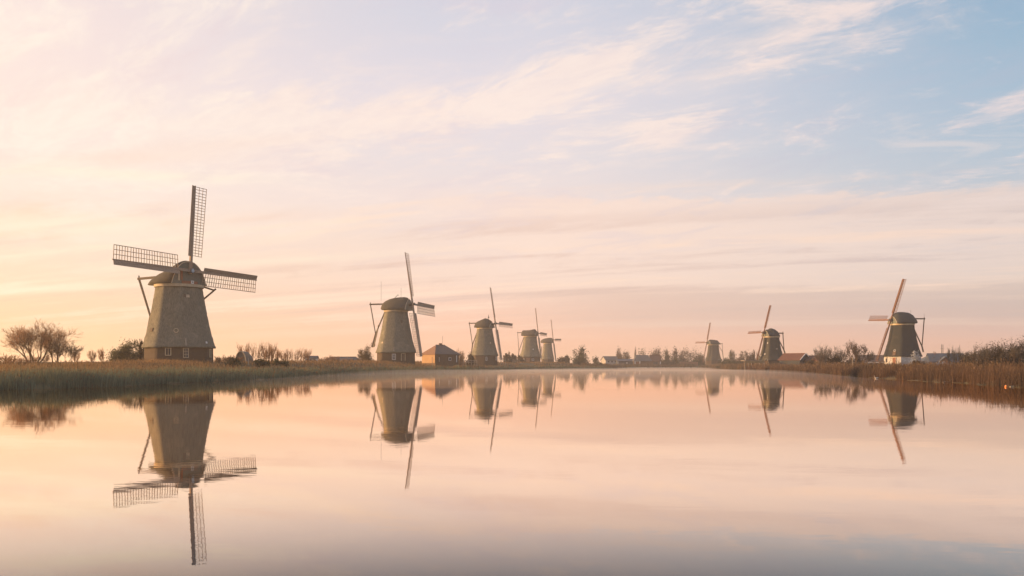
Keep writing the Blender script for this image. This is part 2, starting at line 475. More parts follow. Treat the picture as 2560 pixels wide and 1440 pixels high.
me = bpy.data.meshes.new('water')
me.from_pydata([(-75, -70, 0), (150, -70, 0), (150, 600, 0), (-75, 600, 0)], [], [(0, 1, 2, 3)])
wm = bpy.data.materials.new('still_water'); wm.use_nodes = True
t = wm.node_tree; t.nodes.clear()
geo = t.nodes.new('ShaderNodeNewGeometry')
mp = t.nodes.new('ShaderNodeMapping'); mp.inputs['Scale'].default_value = (0.55, 1.6, 1.0)
t.links.new(geo.outputs['Position'], mp.inputs[0])
n1 = noise(t, mp.outputs[0], 0.55, 3.0, 0.55, 0.4); n2 = noise(t, mp.outputs[0], 4.5, 2.0, 0.5)
bp = t.nodes.new('ShaderNodeBump'); bp.inputs['Strength'].default_value = 0.028; bp.inputs['Distance'].default_value = 0.06
t.links.new((n1 * 1.0 + n2 * 0.22).s, bp.inputs['Height'])
lw = t.nodes.new('ShaderNodeLayerWeight'); lw.inputs['Blend'].default_value = 0.5
fac = X(t, lw.outputs['Facing']).step(0.715, 0.89, 0.05, 1.0)
gl = t.nodes.new('ShaderNodeBsdfGlossy'); gl.inputs['Color'].default_value = (1.0, .88, .78, 1)
calm = noise(t, mp.outputs[0], 0.07, 3.0, 0.5, 0.8)
t.links.new((calm.step(0.35, 0.7, 0.004, 0.018)).s, gl.inputs['Roughness'])
t.links.new(bp.outputs[0], gl.inputs['Normal'])
df = t.nodes.new('ShaderNodeBsdfDiffuse'); df.inputs['Color'].default_value = (.035, .06, .08, 1)
ms = t.nodes.new('ShaderNodeMixShader')
t.links.new(fac.s, ms.inputs[0]); t.links.new(df.outputs[0], ms.inputs[1]); t.links.new(gl.outputs[0], ms.inputs[2])
om = t.nodes.new('ShaderNodeOutputMaterial'); t.links.new(ms.outputs[0], om.inputs['Surface'])
me.materials.append(wm)
tag(link('water', me), kind='structure')

# ------------------------------------------------------------------ morning haze: one even box of air round everything
hb = MB().box((0, 1450, 15.5), (6600, 3900, 35))
hm = bpy.data.materials.new('haze_air'); hm.use_nodes = True
t = hm.node_tree; t.nodes.clear()
pv = t.nodes.new('ShaderNodeVolumePrincipled')
pv.inputs['Color'].default_value = (1.0, .91, .81, 1)
pv.inputs['Density'].default_value = 0.0004
pv.inputs['Anisotropy'].default_value = 0.35
om = t.nodes.new('ShaderNodeOutputMaterial'); t.links.new(pv.outputs[0], om.inputs['Volume'])
tag(hb.obj('haze', hm), kind='stuff')

# low mist lying on the far half of the water, thinning out towards its rim
gx, gy = np.arange(-36, 118, 3.0), np.arange(60, 540, 5.0)
GX, GY = np.meshgrid(gx, gy); PP = np.stack([GX.ravel(), GY.ravel()], 1)
dd = -lake_dist(PP); ins = dd > 0.8
hh = 0.06 + (1.0 - 0.62 * sstep(GY.ravel(), 90, 260)) * sstep(dd, 0.8, 12) * sstep(GY.ravel(), 62, 105)
idx = -np.ones(len(PP), int); idx[ins] = np.arange(ins.sum()); nI = int(ins.sum())
V_ = np.concatenate([np.column_stack([PP[ins], hh[ins]]), np.column_stack([PP[ins], np.full(nI, 0.03)])])
gq = idx.reshape(GX.shape); Fq = []; edges = {}
for i in range(gq.shape[0] - 1):
    for j in range(gq.shape[1] - 1):
        q4 = (gq[i, j], gq[i, j + 1], gq[i + 1, j + 1], gq[i + 1, j])
        if min(q4) < 0: continue
        Fq.append(q4); Fq.append(tuple(k + nI for k in q4[::-1]))
        for k in range(4): edges[(q4[k], q4[(k + 1) % 4])] = 1
for (a_, b_) in edges:
    if (b_, a_) not in edges: Fq.append((b_, a_, a_ + nI, b_ + nI))
me = bpy.data.meshes.new('mist'); me.from_pydata(V_.tolist(), [], [tuple(int(k) for k in f) for f in Fq])
mm = bpy.data.materials.new('mist_air'); mm.use_nodes = True
t = mm.node_tree; t.nodes.clear()
pv = t.nodes.new('ShaderNodeVolumePrincipled'); pv.inputs['Color'].default_value = (1.0, .93, .86, 1)
pv.inputs['Density'].default_value = 0.0034; pv.inputs['Anisotropy'].default_value = 0.3
om = t.nodes.new('ShaderNodeOutputMaterial'); t.links.new(pv.outputs[0], om.inputs['Volume'])
me.materials.append(mm); tag(link('mist', me), kind='stuff')

# ------------------------------------------------------------------ windmills
rng = np.random.default_rng(11)
Z = Vector((0, 0, 1))
MILLS = 'thatched windmills along the two banks'


def octr(th, beta, rnd=0.22):
    u = (th - beta) % (math.pi / 4) - math.pi / 8
    return rnd * 0.965 + (1 - rnd) * math.cos(math.pi / 8) / math.cos(u)


class Mill:
    def __init__(s, label, D, cx, by, rt, rs, zs, zt, head, phi, tilt, RR_, off, hub_py, Lb, Lf, Hc, beta=0.0, thatch='thatch', cap='cap',
                 sail='board', base='brick', detail=False, prof=None, flare=0.25, pw=1.9, bw=.80, lw=2.25):
        s.D, s.cx, s.z0 = D, cx, zat(by, D)
        s.root = thing('windmill', at(cx, D, s.z0), label, 'windmill', MILLS)
        s.al = math.atan((cx - 1280) / F)
        s.vr = Vector((math.cos(s.al), -math.sin(s.al), 0)); s.vc = Vector((-math.sin(s.al), -math.cos(s.al), 0))
        h = R(head); s.a = Vector((math.sin(h), -math.cos(h), 0)); s.e = Vector((math.cos(h), math.sin(h), 0))
        s.s = F / D; s.rt, s.rs, s.zs, s.zt, s.flare, s.beta = rt, rs, zs, zt, flare, beta
        s.t = R(tilt); s.phi = R(phi); s.R = RR_; s.sailmat = M[sail]; s.detail = detail
        s.pw, s.bw, s.lw = pw, bw, lw; s.body(M[thatch], M[base]); s.cap(Lb, Lf, Hc, M[cap], prof)
        hb = s.a * off; dep = D + hb.y
        s.hub = Vector((hb.x, hb.y, zat(hub_py, dep) - s.z0))
        s.shaft(Lf)

    def r(s, z):
        if z < s.zs: return s.rs * 0.93
        u = min(1.0, (z - s.zs) / (s.zt - s.zs))
        return s.rt + (s.rs - s.rt) * ((1 - u) * (1 - s.flare) + s.flare * (1 - u) ** 3.2)

    def body(s, th, br):
        n = 64; rings = []
        th0 = math.atan2(s.vc.y, s.vc.x) + s.beta

        def ring(r, z, jit=0.0, rnd=0.22):
            return [Vector((math.cos(a) * r * octr(a, th0, rnd), math.sin(a) * r * octr(a, th0, rnd), z + (rng.normal() * jit if jit else 0))) for a in
                    [2 * math.pi * k / n for k in range(n)]]
        rings.append(ring(s.rs * 0.94, s.zs + 0.18)); rings.append(ring(s.rs * 1.0, s.zs - 0.12, 0.03)); rings.append(ring(s.rs * 1.012, s.zs + 0.06, 0.03))
        m = 26
        for i in range(1, m + 1):
            z = s.zs + (s.zt - s.zs) * i / m
            rings.append([p * 1.0 + Vector((p.x, p.y, 0)).normalized() * rng.normal() * 0.022 for p in ring(s.r(z), z)])
        s.bodyo = MB().rings(rings).obj('thatched_body', th, s.root, True)
        s.baseo = MB().rings([ring(s.rs * 0.945, -2.2, 0, .15), ring(s.rs * 0.93, s.zs + 0.14, 0, .15)]).obj('base_wall', br, s.root)
        rg = MB().rings([ring(s.rt * 1.0, s.zt - .12, 0, .9), ring(s.rt * 1.075, s.zt - .1, 0, .9), ring(s.rt * 1.085, s.zt + .32, 0, .9), ring(s.rt * .9, s.zt + .33, 0, .9)])
        rg.obj('cap_ring', M['trim'], s.root)

    def cap(s, Lb, Lf, H, m, prof):
        z0 = s.zt + 0.36
        prof = prof or [(-1.0, .30, .42), (-.93, .55, .58), (-.72, .86, .74), (-.42, 1.03, .88), (0, 1.10, .98), (.35, 1.08, 1.0), (.68, 1.0, 1.0), (.88, .95, .96), (1.0, .90, .86)]
        rings = []; n = 25
        for q, w, h in prof:
            x = q * (Lb if q < 0 else Lf); W = w * s.rt * 1.02
            pts = []
            for k in range(n):
                u = -1 + 2 * k / (n - 1)
                zz = max(0.0, 1 - abs(u) ** s.pw) ** 0.86
                lift = (0.35 if q <= -.93 else 0.0)
                pts.append(s.a * x + s.e * (u * W) + Z * (z0 + lift + max(0, h * H - lift) * zz + rng.normal() * .012))
            rings.append(pts)
        s.capo = MB().rings(rings).obj('cap', m, s.root, True)
        # boarded front of the cap, a finger's breadth proud of the thatch
        x, W, h = Lf, prof[-1][1] * s.rt * 1.0, prof[-1][2] * H
        f = []
        for k in range(17):
            u = -1 + 2 * k / 16; f.append(s.a * (x + .03) + s.e * (u * W * .97) + Z * (z0 - .02 + h * .97 * max(0.0, 1 - abs(u) ** s.pw) ** .86))
        MB().rings([f, [p + s.a * .1 for p in f]]).obj('front_board', M['green'], s.capo)
        s.front = (x + .14, W, h, z0)
        # barge edge, pale
        MB().tube([p + s.a * .12 for p in f], .07, 4).obj('barge_board', M['trim'], s.capo)
        s.Lb, s.Lf, s.Hc = Lb, Lf, H

    def shaft(s, Lf):
        ax = (s.a * math.cos(s.t) + Z * math.sin(s.t))
        p0 = s.hub - ax * max(0.6, (s.hub.dot(s.a) - Lf + .4))
        MB().tube([p0, s.hub + ax * .5], [.34, .3], 10).obj('windshaft', M['iron'], s.root)
        MB().bar(s.hub - ax * .35, s.hub + ax * .75, .62, .62).obj('poll_end', M['iron'], s.root)
        s.ax = ax

    def sail(s, th, nslot=0, R_=None, dress=False):
        RL = R_ or s.R; k = RL / 14.0
        u = Z * math.cos(s.t) - s.a * math.sin(s.t)
        d = s.e * math.cos(th) + u * math.sin(th); w = s.e * math.sin(th) - u * math.cos(th); n = d.cross(w)
        if n.dot(s.a) < 0: n = -n
        o = s.hub + s.ax * (0.15 + 0.28 * nslot)
        P = lambda r, x, y=0.0: o + d * r + w * x + n * y
        sl = MB().bar(P(-0.5, 0), P(RL, 0), .40 * k + .06, .34 * k + .05, up=n, w2=.20).obj('sail', s.sailmat, s.root)
        # wind board on the leading side, pitched a little
        b = MB()
        r0, r1 = RL * .17, RL * .995
        b.rings([[P(r, -.12 * k, .05), P(r, -s.bw * k, .28 * k), P(r, -s.bw * k, .28 * k + .05), P(r, -.12 * k, .10)] for r in (r0, RL * .4, RL * .7, r1)])
        b.obj('wind_board', s.sailmat, sl)
        W = s.lw * k; nb = 25; th_ = (.075 if s.bw > .5 else .055) if s.detail else .05
        wr = lambda r: P(r, 0).copy()
        tw = lambda r: .30 * (1 - (r - r0) / (RL - r0)) + .04            # the lattice is twisted like a propeller
        Q = lambda r, x: P(r, x, -.02 - tw(r) * x * .5)
        bars = []
        for i in range(nb):
            r = r0 + .15 + (RL * .99 - r0 - .15) * i / (nb - 1) + rng.normal() * .02
            bars.append((Q(r, -.05), Q(r + rng.normal() * .02, W * (1 + rng.normal() * .01))))
        rails = [(x, [Q(r0 + .1 + (RL * .992 - r0 - .1) * j / 8, x * W) + n * (.07 if x < 1 else .05) for j in range(9)]) for x in (.36, .68, 1.0)]
        if s.detail:
            unit = {}
            for a_, b_ in bars: MB().bar(a_, b_, th_, th_, up=n).obj('sail_bar', s.sailmat, sl)
            for x, pts in rails: MB().tube(pts, .045 if x < 1 else .055, 4).obj('sail_rail', s.sailmat, sl)
        else:
            g = MB()
            for a_, b_ in bars: g.bar(a_, b_, th_, th_, up=n)
            for x, pts in rails: g.tube(pts, .035, 4)
            g.obj('lattice', s.sailmat, sl)
        return sl

    def sails(s, side, low=True, Rs=None):
        s.sail(math.pi / 2 - s.phi, 0)
        s.sail((-s.phi) if side > 0 else (math.pi - s.phi), 1, Rs)
        if side == 2: s.sail(math.pi - s.phi, 1)
        if low: s.sail(-math.pi / 2 - s.phi, 0)

    # tail: points of the vertical plane through the axis, found from where they stand in the photograph
    def tp(s, px, py):
        l = (px - s.cx) / s.s / s.a.dot(s.vr)
        p = s.a * l; return Vector((p.x, p.y, zat(py, s.D + p.y) - s.z0))

    def fp(s, px, py, dd=0.0):
        D = s.D + dd; p = at(px, D, zat(py, D)) - s.root.location; return p

    def tail(s, end, joint, foot, wd=.26, wheel=False):
        e_, j, f = s.tp(*end), s.tp(*joint), s.tp(*foot)
        st = s.a * (-s.Lb * .55) + Z * e_.z
        MB().bar(st, e_ - s.a * .25, wd + .06, wd + .12).obj('tail_beam', M['wood'], s.root)
        MB().bar(e_ - Z * .3, e_ + Z * .55, .16, .16).obj('tail_beam_post', M['wood'], s.root)
        top = s.a * (-s.Lb * .80) + Z * (s.zt + .25)
        MB().bar(top, j, wd, wd).bar(j + (top - j) * .002, f, wd + .05, wd + .05).obj('tail_pole', M['wood'], s.root)
        for q in (-1, 1):
            MB().bar(e_ + s.e * (.12 * q), j + s.e * (.10 * q), .13, .13).obj('tail_brace', M['wood'], s.root)
        if not wheel: return
        c = f + (j - f) * .18
        g = MB(); N = 12
        ring = [c + s.e * .28 + (Z * math.cos(2 * math.pi * k / N) + s.a * math.sin(2 * math.pi * k / N)) * .62 for k in range(N)]
        for k in range(N): g.bar(ring[k], ring[(k + 1) % N], .09)
        for k in range(0, N, 3): g.bar(c + s.e * .28, ring[k], .06)
        g.obj('winch_wheel', M['wood'], s.root)

    # a flat fitting on the body or base at a place seen in the photograph
    def on(s, px, py):
        z = zat(py, s.D - s.r(s.zt * .3)) - s.z0
        r = s.r(z) * octr(0, 0, .9)
        u = max(-.97, min(.97, (px - s.cx) / s.s / r)); ang = math.asin(u)
        nrm = s.vr * math.sin(ang) + s.vc * math.cos(ang)
        th = math.atan2(nrm.y, nrm.x); th0 = math.atan2(s.vc.y, s.vc.x) + s.beta
        r = s.r(z) * octr(th, th0, .15 if z < s.zs else .35)
        lean = 0.0 if z < s.zs else math.atan2(s.r(z - .3) - s.r(z + .3), .6)
        v = Vector((0, 0, 1)); tan = v.cross(nrm).normalized()
        upv = (v * math.cos(lean) - nrm * math.sin(lean)).normalized(); out = tan.cross(upv)
        if out.dot(nrm) < 0: out = -out
        return nrm * r + Z * z, Matrix((tan, out, upv)).transposed()

    def window(s, px, py, w, h, frame='white', glass='glass', muntins=(1, 1), parent=None):
        c, Mx = s.on(px, py); par = parent or (s.baseo if c.z < s.zs else s.bodyo)
        c = c + Mx @ Vector((0, .05, 0))
        b = MB(); fw = .10
        for x in (-w / 2, w / 2): b.box(c + Mx @ Vector((x, .03, 0)), (fw, .14, h + fw), Mx)
        for z in (-h / 2, h / 2): b.box(c + Mx @ Vector((0, .03, z)), (w - fw, .13, fw), Mx)
        for i in range(1, muntins[0] + 1): b.box(c + Mx @ Vector((-w / 2 + w * i / (muntins[0] + 1), .02, 0)), (.05, .08, h - fw), Mx)
        for i in range(1, muntins[1] + 1): b.box(c + Mx @ Vector((0, .021, -h / 2 + h * i / (muntins[1] + 1))), (w - fw, .07, .05), Mx)
        f = b.obj('window', M[frame], par)
        MB().box(c - Mx @ Vector((0, .03, 0)), (w - .02, .06, h - .02), Mx).obj('pane', M[glass], f if not par.parent or par == s.root else par)

    def door(s, px, py, w, h, m, frame='trim'):
        c, Mx = s.on(px, py); par = s.baseo
        MB().box(c + Mx @ Vector((0, .05, 0)), (w, .12, h), Mx).obj('door', M[m], par)
        b = MB()
        for x in (-1, 1): b.box(c + Mx @ Vector((x * (w / 2 + .06), .06, 0)), (.12, .18, h + .1), Mx)
        b.box(c + Mx @ Vector((0, .06, h / 2 + .08)), (w + .24, .17, .12), Mx)
        b.obj('door_frame', M[frame], par)

    def patch(s, px, py, w, h, m, name='hatch', d=.10):
        c, Mx = s.on(px, py); par = s.baseo if c.z < s.zs else s.bodyo
        return MB().box(c + Mx @ Vector((0, .04, 0)), (w, d, h), Mx).obj(name, M[m], par)

    def roundel(s, px, py, r, m='trim'):
        c, Mx = s.on(px, py); c = c + Mx @ Vector((0, .06, 0))
        pts = [c + Mx @ Vector((math.cos(2 * math.pi * k / 14) * r, 0, math.sin(2 * math.pi * k / 14) * r)) for k in range(15)]
        MB().tube(pts, r * .22, 5).obj('round_window', M[m], s.bodyo)


# 1 -- the large mill on the left
m = Mill('largest windmill, on the left bank, with broad lattice sails and tall brown thatched body', 146, 448, 905, 3.72, 5.85, 2.38, 12.3, 56.6, 2.0, -2.5, 13.88, 2.74, 677,
         5.1, 2.45, 3.85, beta=R(5.5), detail=True,
         prof=[(-1.0, .42, .22), (-.92, .62, .36), (-.72, .88, .48), (-.4, 1.03, .60), (0, 1.09, .72), (.4, 1.07, .86), (.72, 1.0, .97), (.9, .96, 1.0), (1.0, .92, .98)], pw=2.5)
m.sails(2, low=False, Rs=13.4)
m.tail((350, 697), (379, 792), (360, 893))
p1, p2 = m.fp(540, 722, 4.5), m.fp(507, 750, 4.0)
MB().bar(p1, p2 + (p2 - p1) * .9, .26, .26).obj('side_strut', M['wood'], m.root)
MB().bar(m.fp(536, 726, 4.4), m.fp(480, 708, 3.0), .26, .26).obj('side_beam', M['wood'], m.root)
m.window(422.5, 879, .85, 1.15, 'trim', muntins=(1, 0))
m.window(463, 882, .75, 1.5, 'trim', muntins=(1, 2))
m.window(522, 882, .7, 1.25, 'trim', muntins=(1, 1))
m.roundel(441, 826, .33); m.patch(468, 737, .55, .45, 'trim', 'hatch'); m.patch(461, 736, .35, .5, 'wood', 'hatch')
m.patch(510, 855, .3, .32, 'white', 'hatch'); m.patch(463, 855, .16, 1.2, 'post', 'flue', .2)
m.patch(383, 823, .9, .6, 'wood', 'hatch')
x, W_, h_, zc = m.front
fm = Matrix((m.e, m.a, Z)).transposed()
fc = lambda u, v, o=0.0: m.a * (x + .02 + o) + m.e * u + Z * (zc + v)
MB().box(fc(.1, .28), (3.0, .12, .5), fm).obj('beard_board', M['redbrown'], m.capo)
MB().box(fc(.55, .38, .09), (.52, .06, .5), fm).obj('white_panel', M['white'], m.capo)
MB().box(fc(.55, .38, .13), (.2, .05, .2), fm).obj('panel_emblem', M['iron'], m.capo)
MB().box(fc(-1.45, 1.35), (.42, .1, 1.5), fm).obj('loft_door', M['redbrown'], m.capo)
MB().box(fc(-1.95, 1.25), (.28, .12, 1.5), fm).obj('loft_door_frame', M['trim'], m.capo)
MB().rings([[m.hub + m.ax * .78 + (m.e * math.cos(a) + Z * math.sin(a)) * (.42 if k % 2 else .2) for k, a in enumerate([i * math.pi / 8 for i in range(16)])],
            [m.hub + m.ax * .86 + (m.e * math.cos(a) + Z * math.sin(a)) * (.38 if k % 2 else .16) for k, a in enumerate([i * math.pi / 8 for i in range(16)])]]).obj('poll_star', M['star'], m.root)
MB().box(fc(-.1, -.32, -.25), (4.2, .25, .16), fm).obj('front_sill', M['trim'], m.capo)
MILL1 = m

# 2
m = Mill('second windmill on the left bank, with lightning rods, beside the round leafy bush', 241, 990, 904, 3.16, 5.55, 2.45, 13.55, 72.6, 1.4, 9.6, 14.38, 4.78, 761,
         4.0, 3.75, 3.55, beta=R(-1), detail=True)
m.sails(1); m.tail((926, 761), (939, 835), (930, 868), wheel=True)
MB().bar(m.tp(934, 868), m.tp(947, 812), .5, .16).obj('tail_ladder', M['trim'], m.root)
m.window(985, 892, .9, 1.5, 'white', muntins=(2, 1)); m.door(1008, 893, 1.0, 1.8, 'wood')
m.patch(1004, 803, .5, .8, 'wood'); m.patch(957, 856, .6, .4, 'trim'); m.patch(985, 873, .16, 1.2, 'post', 'flue', .2)
for px, y0, y1 in ((953, 752, 704), (1002.5, 744, 720)): MB().bar(m.tp(px, y0), m.tp(px, y1), .05).obj('lightning_rod', M['iron'], m.root)
MB().tube([m.tp(987, 745), m.tp(992, 740), m.tp(995, 736.5), m.tp(997, 739)], .07, 5).obj('ridge_hook', M['iron'], m.capo)
# 3
m = Mill('third windmill on the left bank, with a spike on its cap', 335, 1211.7, 906, 2.92, 5.3, 2.6, 12.7, 64, 1.2, 10.0, 13.9, 4.4, 809.2,
         3.3, 3.0, 3.6, lw=1.0, beta=R(1), prof=[(-1.0, .8, .60), (-.9, .95, .68), (-.5, 1.05, .82), (0, 1.1, .98), (.1, 1.1, 1.0), (.5, 1.05, .92), (.85, .95, .74), (1.0, .8, .55)])
m.sails(1); m.tail((1173.3, 808.3), (1181, 862), (1178, 886))
MB().tube([m.tp(1221.5, 796), m.tp(1221.5, 792), m.tp(1221.5, 786)], [.35, .16, .03], 6).obj('cap_finial', M['iron'], m.capo)
m.window(1216, 897, .5, 1.3, 'white', muntins=(0, 1)); m.window(1241, 896, .5, 1.3, 'white', muntins=(0, 1)); m.patch(1226, 857, .4, .6, 'trim')
# 4
m = Mill('fourth windmill on the left bank, with a small orange door at its foot', 470, 1325.5, 907, 3.5, 5.95, 3.2, 13.9, 69.3, 1.9, 7.3, 13.46, 4.27, 833.3,
         4.2, 3.6, 3.5, lw=1.0, beta=R(4), flare=.5, prof=[(-1.0, .8, .80), (-.9, .95, .86), (-.5, 1.05, .85), (0, 1.1, .88), (.5, 1.05, 1.0), (.75, 1.0, 1.0), (.9, .95, .8), (1.0, .85, .7)])
m.sails(1); m.tail((1294, 831.7), (1297, 878), (1296, 889))
m.door(1321.5, 900, 2.2, 2.1, 'tile_orange', 'redbrown'); m.window(1309, 900, 1.0, 1.6, 'white'); m.window(1332, 899, 1.2, 1.0, 'white'); m.patch(1333, 873, .5, .5, 'white')
# 5
m = Mill('smallest windmill on the left bank, partly behind the one with the orange door', 565, 1369, 906, 2.65, 4.35, 2.0, 12.0, 65.8, -1.1, 6.7, 13.2, 3.7, 850,
         4.6, 3.2, 3.3, lw=.9, beta=R(3))
m.sails(1)
MB().bar(m.tp(1354.5, 866), m.tp(1352.5, 884), 1.0, .2).obj('tail_ladder', M['trim'], m.root)
# 6
m = Mill('smallest and farthest windmill on the right, before the misty far trees', 585, 1783.5, 914, 3.5, 5.7, 3.4, 13.6, -69.8, 0.2, 11.5, 13.4, 4.9, 856.7,
         4.3, 3.8, 3.2, beta=R(30), thatch='thatch_mid', cap='cap_right', sail='sail_red', bw=.42, lw=.95, flare=.5,
         prof=[(-1.0, .6, .2), (-.9, .8, .45), (-.6, 1.0, .85), (-.2, 1.08, .92), (.2, 1.08, .98), (.6, 1.0, 1.0), (.85, .95, .9), (1.0, .85, .7)])
m.sails(-1); m.tail((1805, 859.3), (1806, 880), (1808, 899))
for px in (1797.5, 1800.5): m.patch(px, 898, .35, .35, 'white', 'hatch')
# 7
m = Mill('windmill on the right behind the wooden landing stage on posts', 300, 1928.5, 917, 2.62, 4.75, 2.2, 9.95, -74, 0.5, 15.0, 9.6, 2.75, 832,
         2.85, 2.3, 2.7, beta=R(32), thatch='thatch_mid', cap='cap_right', sail='sail_red', bw=.42, lw=.95, flare=.5,
         prof=[(-1.0, .25, .22), (-.9, .5, .40), (-.65, .85, .70), (-.35, 1.03, .90), (0, 1.1, 1.0), (.25, 1.08, 1.0), (.3, 1.05, .86), (.8, .95, .84), (1.0, .9, .72)])
m.sails(-1); m.tail((1956, 833), (1959, 876), (1963.6, 890))
for px, py in ((1919.5, 857), (1903.5, 889), (1912.8, 885)): m.patch(px, py, .22, .5, 'white')
m.patch(1941, 872, .5, .4, 'post')
# 8
m = Mill('large dark windmill at the far right with a whitewashed foot and red-brown sails', 265, 2256, 917, 3.26, 5.5, 3.15, 12.5, -84, 3.0, 17.0, 12.9, 3.5, 801,
         3.7, 3.1, 3.5, beta=R(41), thatch='thatch_right', cap='cap_right', sail='sail_red', bw=.42, lw=1.45, base='brick_white', detail=True, flare=.35,
         prof=[(-1.0, .5, .35), (-.93, .72, .55), (-.75, .92, .80), (-.45, 1.05, .96), (0, 1.1, 1.0), (.4, 1.08, 1.0), (.7, 1.0, .94), (.9, .95, .8), (1.0, .88, .62)])
m.sails(-1); m.tail((2306, 797), (2301, 866), (2304, 880))
m.roundel(2238, 876, .28, 'white'); m.patch(2237, 883, .9, 1.3, 'plank', 'hatch'); m.door(2237, 903, .9, 2.0, 'redbrown', 'trim')
m.patch(2219.5, 850, .5, .5, 'plank'); m.window(2219, 900, .8, 1.0, 'post')
for u in (.35, .6): MB().bar(m.a * (-u) + Z * (m.zt + 1.4) - m.e * -2.6, m.a * (-u - .5) + Z * (m.zt + 3.0) + m.e * 1.6, .08).obj('cap_batten', M['post'], m.capo)
for px, y0, y1 in ((2275, 785, 775), (2306, 797, 784)): MB().bar(m.tp(px, y0), m.tp(px, y1), .05).obj('lightning_rod', M['iron'], m.root)

# ------------------------------------------------------------------ houses and sheds
def house(name, label, cat, px, D, py, L, B, hw, hr, rz, wall, roof, hip=0.0, over=.35, group=None, sink=1.5, z=None):
    """ridge along local x; hip = how far each end of the ridge is drawn in"""
    r = thing(name, at(px, D, zat(py, D) if z is None else z), label, cat, group, rz)
    w = MB(); x0, x1, y0, y1 = -L / 2, L / 2, -B / 2, B / 2
    if hip:
        w.rings([[Vector((x, y, z_)) for x, y in ((x0, y0), (x1, y0), (x1, y1), (x0, y1))] for z_ in (-sink, hw)])
    else:
        pr = lambda x: [Vector((x, y0, -sink)), Vector((x, y1, -sink)), Vector((x, y1, hw)), Vector((x, 0, hw + hr - .05)), Vector((x, y0, hw))]
        w.rings([pr(x0), pr(x1)])
    r['w'] = 0; del r['w']
    wo_ = w.obj('wall', wall, r)
    sl = hr / (B / 2); o = over; ze = hw - o * sl
    th = .16
    for sgn in (-1, 1):
        e0, e1 = Vector((x0 - o, sgn * (B / 2 + o), ze)), Vector((x1 + o, sgn * (B / 2 + o), ze))
        a, b = Vector((x0 - o + hip * 1.0 + (o if hip else 0), sgn * .01, hw + hr)), Vector((x1 + o - hip - (o if hip else 0), sgn * .01, hw + hr))
        quad = [e0, e1, b, a]
        MB().rings([quad, [p + Vector((0, sgn * .02, th)) for p in quad]]).obj('roof_slope', roof, r)
    if hip:
        for sgn in (-1, 1):
            e0, e1 = Vector((sgn * (L / 2 + o), -B / 2 - o, ze)), Vector((sgn * (L / 2 + o), B / 2 + o, ze))
            a = Vector((sgn * (L / 2 - hip), 0, hw + hr)); t_ = [e0, e1, a]
            MB().rings([t_, [p + Vector((sgn * .02, 0, th - .005)) for p in t_]]).obj('hip_slope', roof, r)
    MB().bar(Vector((x0 - o + (hip + o if hip else 0), 0, hw + hr + th + .02)), Vector((x1 + o - (hip + o if hip else 0), 0, hw + hr + th + .02)), .22, .14).obj('ridge', roof, r)
    return r, wo_


def face_box(r, name, c, size, m): return MB().box(c, size).obj(name, m, r)


# the shed with the sunlit plank wall beside the second mill
r, wl = house('plank_shed', 'long dark hipped shed with sunlit orange plank end wall, right of second mill', 'shed', 1101, 259, 905.5, 8.4, 6.8, 2.4, 2.45, R(40), M['plank'], M['roof_dark'], hip=2.6)
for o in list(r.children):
    if o.name.startswith('hip_slope') and o.data.vertices[0].co.x < 0: o.data.materials[0] = M['tile_orange']  # left hip coloured orange as if sunlit; the other slopes stay dark
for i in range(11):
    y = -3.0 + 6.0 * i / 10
    MB().box((-4.2 - .045, y, 1.0), (.08, .46 if i % 2 else .52, 2.5)).obj('plank', M['plank_sunlit'], wl)
for x in np.linspace(-3.8, 3.8, 16): MB().box((x, -3.4 - .02, 1.05), (.44, .05 + .02 * (int(x * 7) % 2), 2.4)).obj('plank', M['plank'], wl)
MB().box((3.3, -3.5, 1.0), (.22, .1, 2.0)).obj('door_post', M['white'], r)
MB().box((-2.9, -3.5, .8), (.10, .1, 1.3)).obj('rain_pipe', M['white'], r)
f = MB().box((.9, -3.48, .9), (.9, .1, .9)).obj('window', M['white'], wl); MB().box((.9, -3.51, .9), (.7, .08, .7)).obj('pane', M['glass'], wl)
MB().box((.3, .4, 5.0), (.7, .6, 1.1)).obj('chimney', M['brick'], r)
o = MB().bar((0, 0, 0), (0, 0, 8.6), .07).obj('mast', M['iron']); o.location = at(1106.5, 271, 1.9)
tag(o, 'thin bare mast rising from behind the shed with orange plank wall', 'mast')

# low things on the dike between the first two mills
r = thing('garden_tent', at(609, 158, zat(906, 158)), 'rounded pale tarpaulin tent with a lighter rim, left of the bare orange shrubs', 'tent', rz=R(-14))
arc = lambda x, k=1.0: [Vector((x, -1.05 * k * math.cos(a), 2.25 * k * max(0.0, math.sin(a)) ** .8 - .3)) for a in np.linspace(0, math.pi, 15)]
MB().rings([[Vector((p.y, p.x, p.z)) for p in arc(x, k)] for x, k in ((-.9, 1.0), (.9, 1.0), (1.8, .8), (2.3, .3))]).obj('canopy', M['tarp'], r)
MB().tube([Vector((p.y, p.x - .02, p.z)) for p in arc(-.95)], .10, 5).obj('rim', M['post'], r)
r, wl = house('white_hut', 'small white hut with a row of dark windows on the dike, left of the hedge', 'hut', 779, 226, 907.5, 2.9, 2.0, 1.25, .35, R(4), M['white'], M['roof_grey'], over=.25)
for x in (-.9, 0, .9):
    MB().box((x, -1.02, .68), (.72, .06, .55)).obj('window', M['glass'], wl)
r, wl = house('turf_roofed_barn', 'very long low barn with brown roof behind the dike, left of the round leafy bush', 'barn', 858, 262, 910, 9.6, 4.5, .8, 1.15, R(3), M['plank'], M['roof_grey'], hip=1.0)

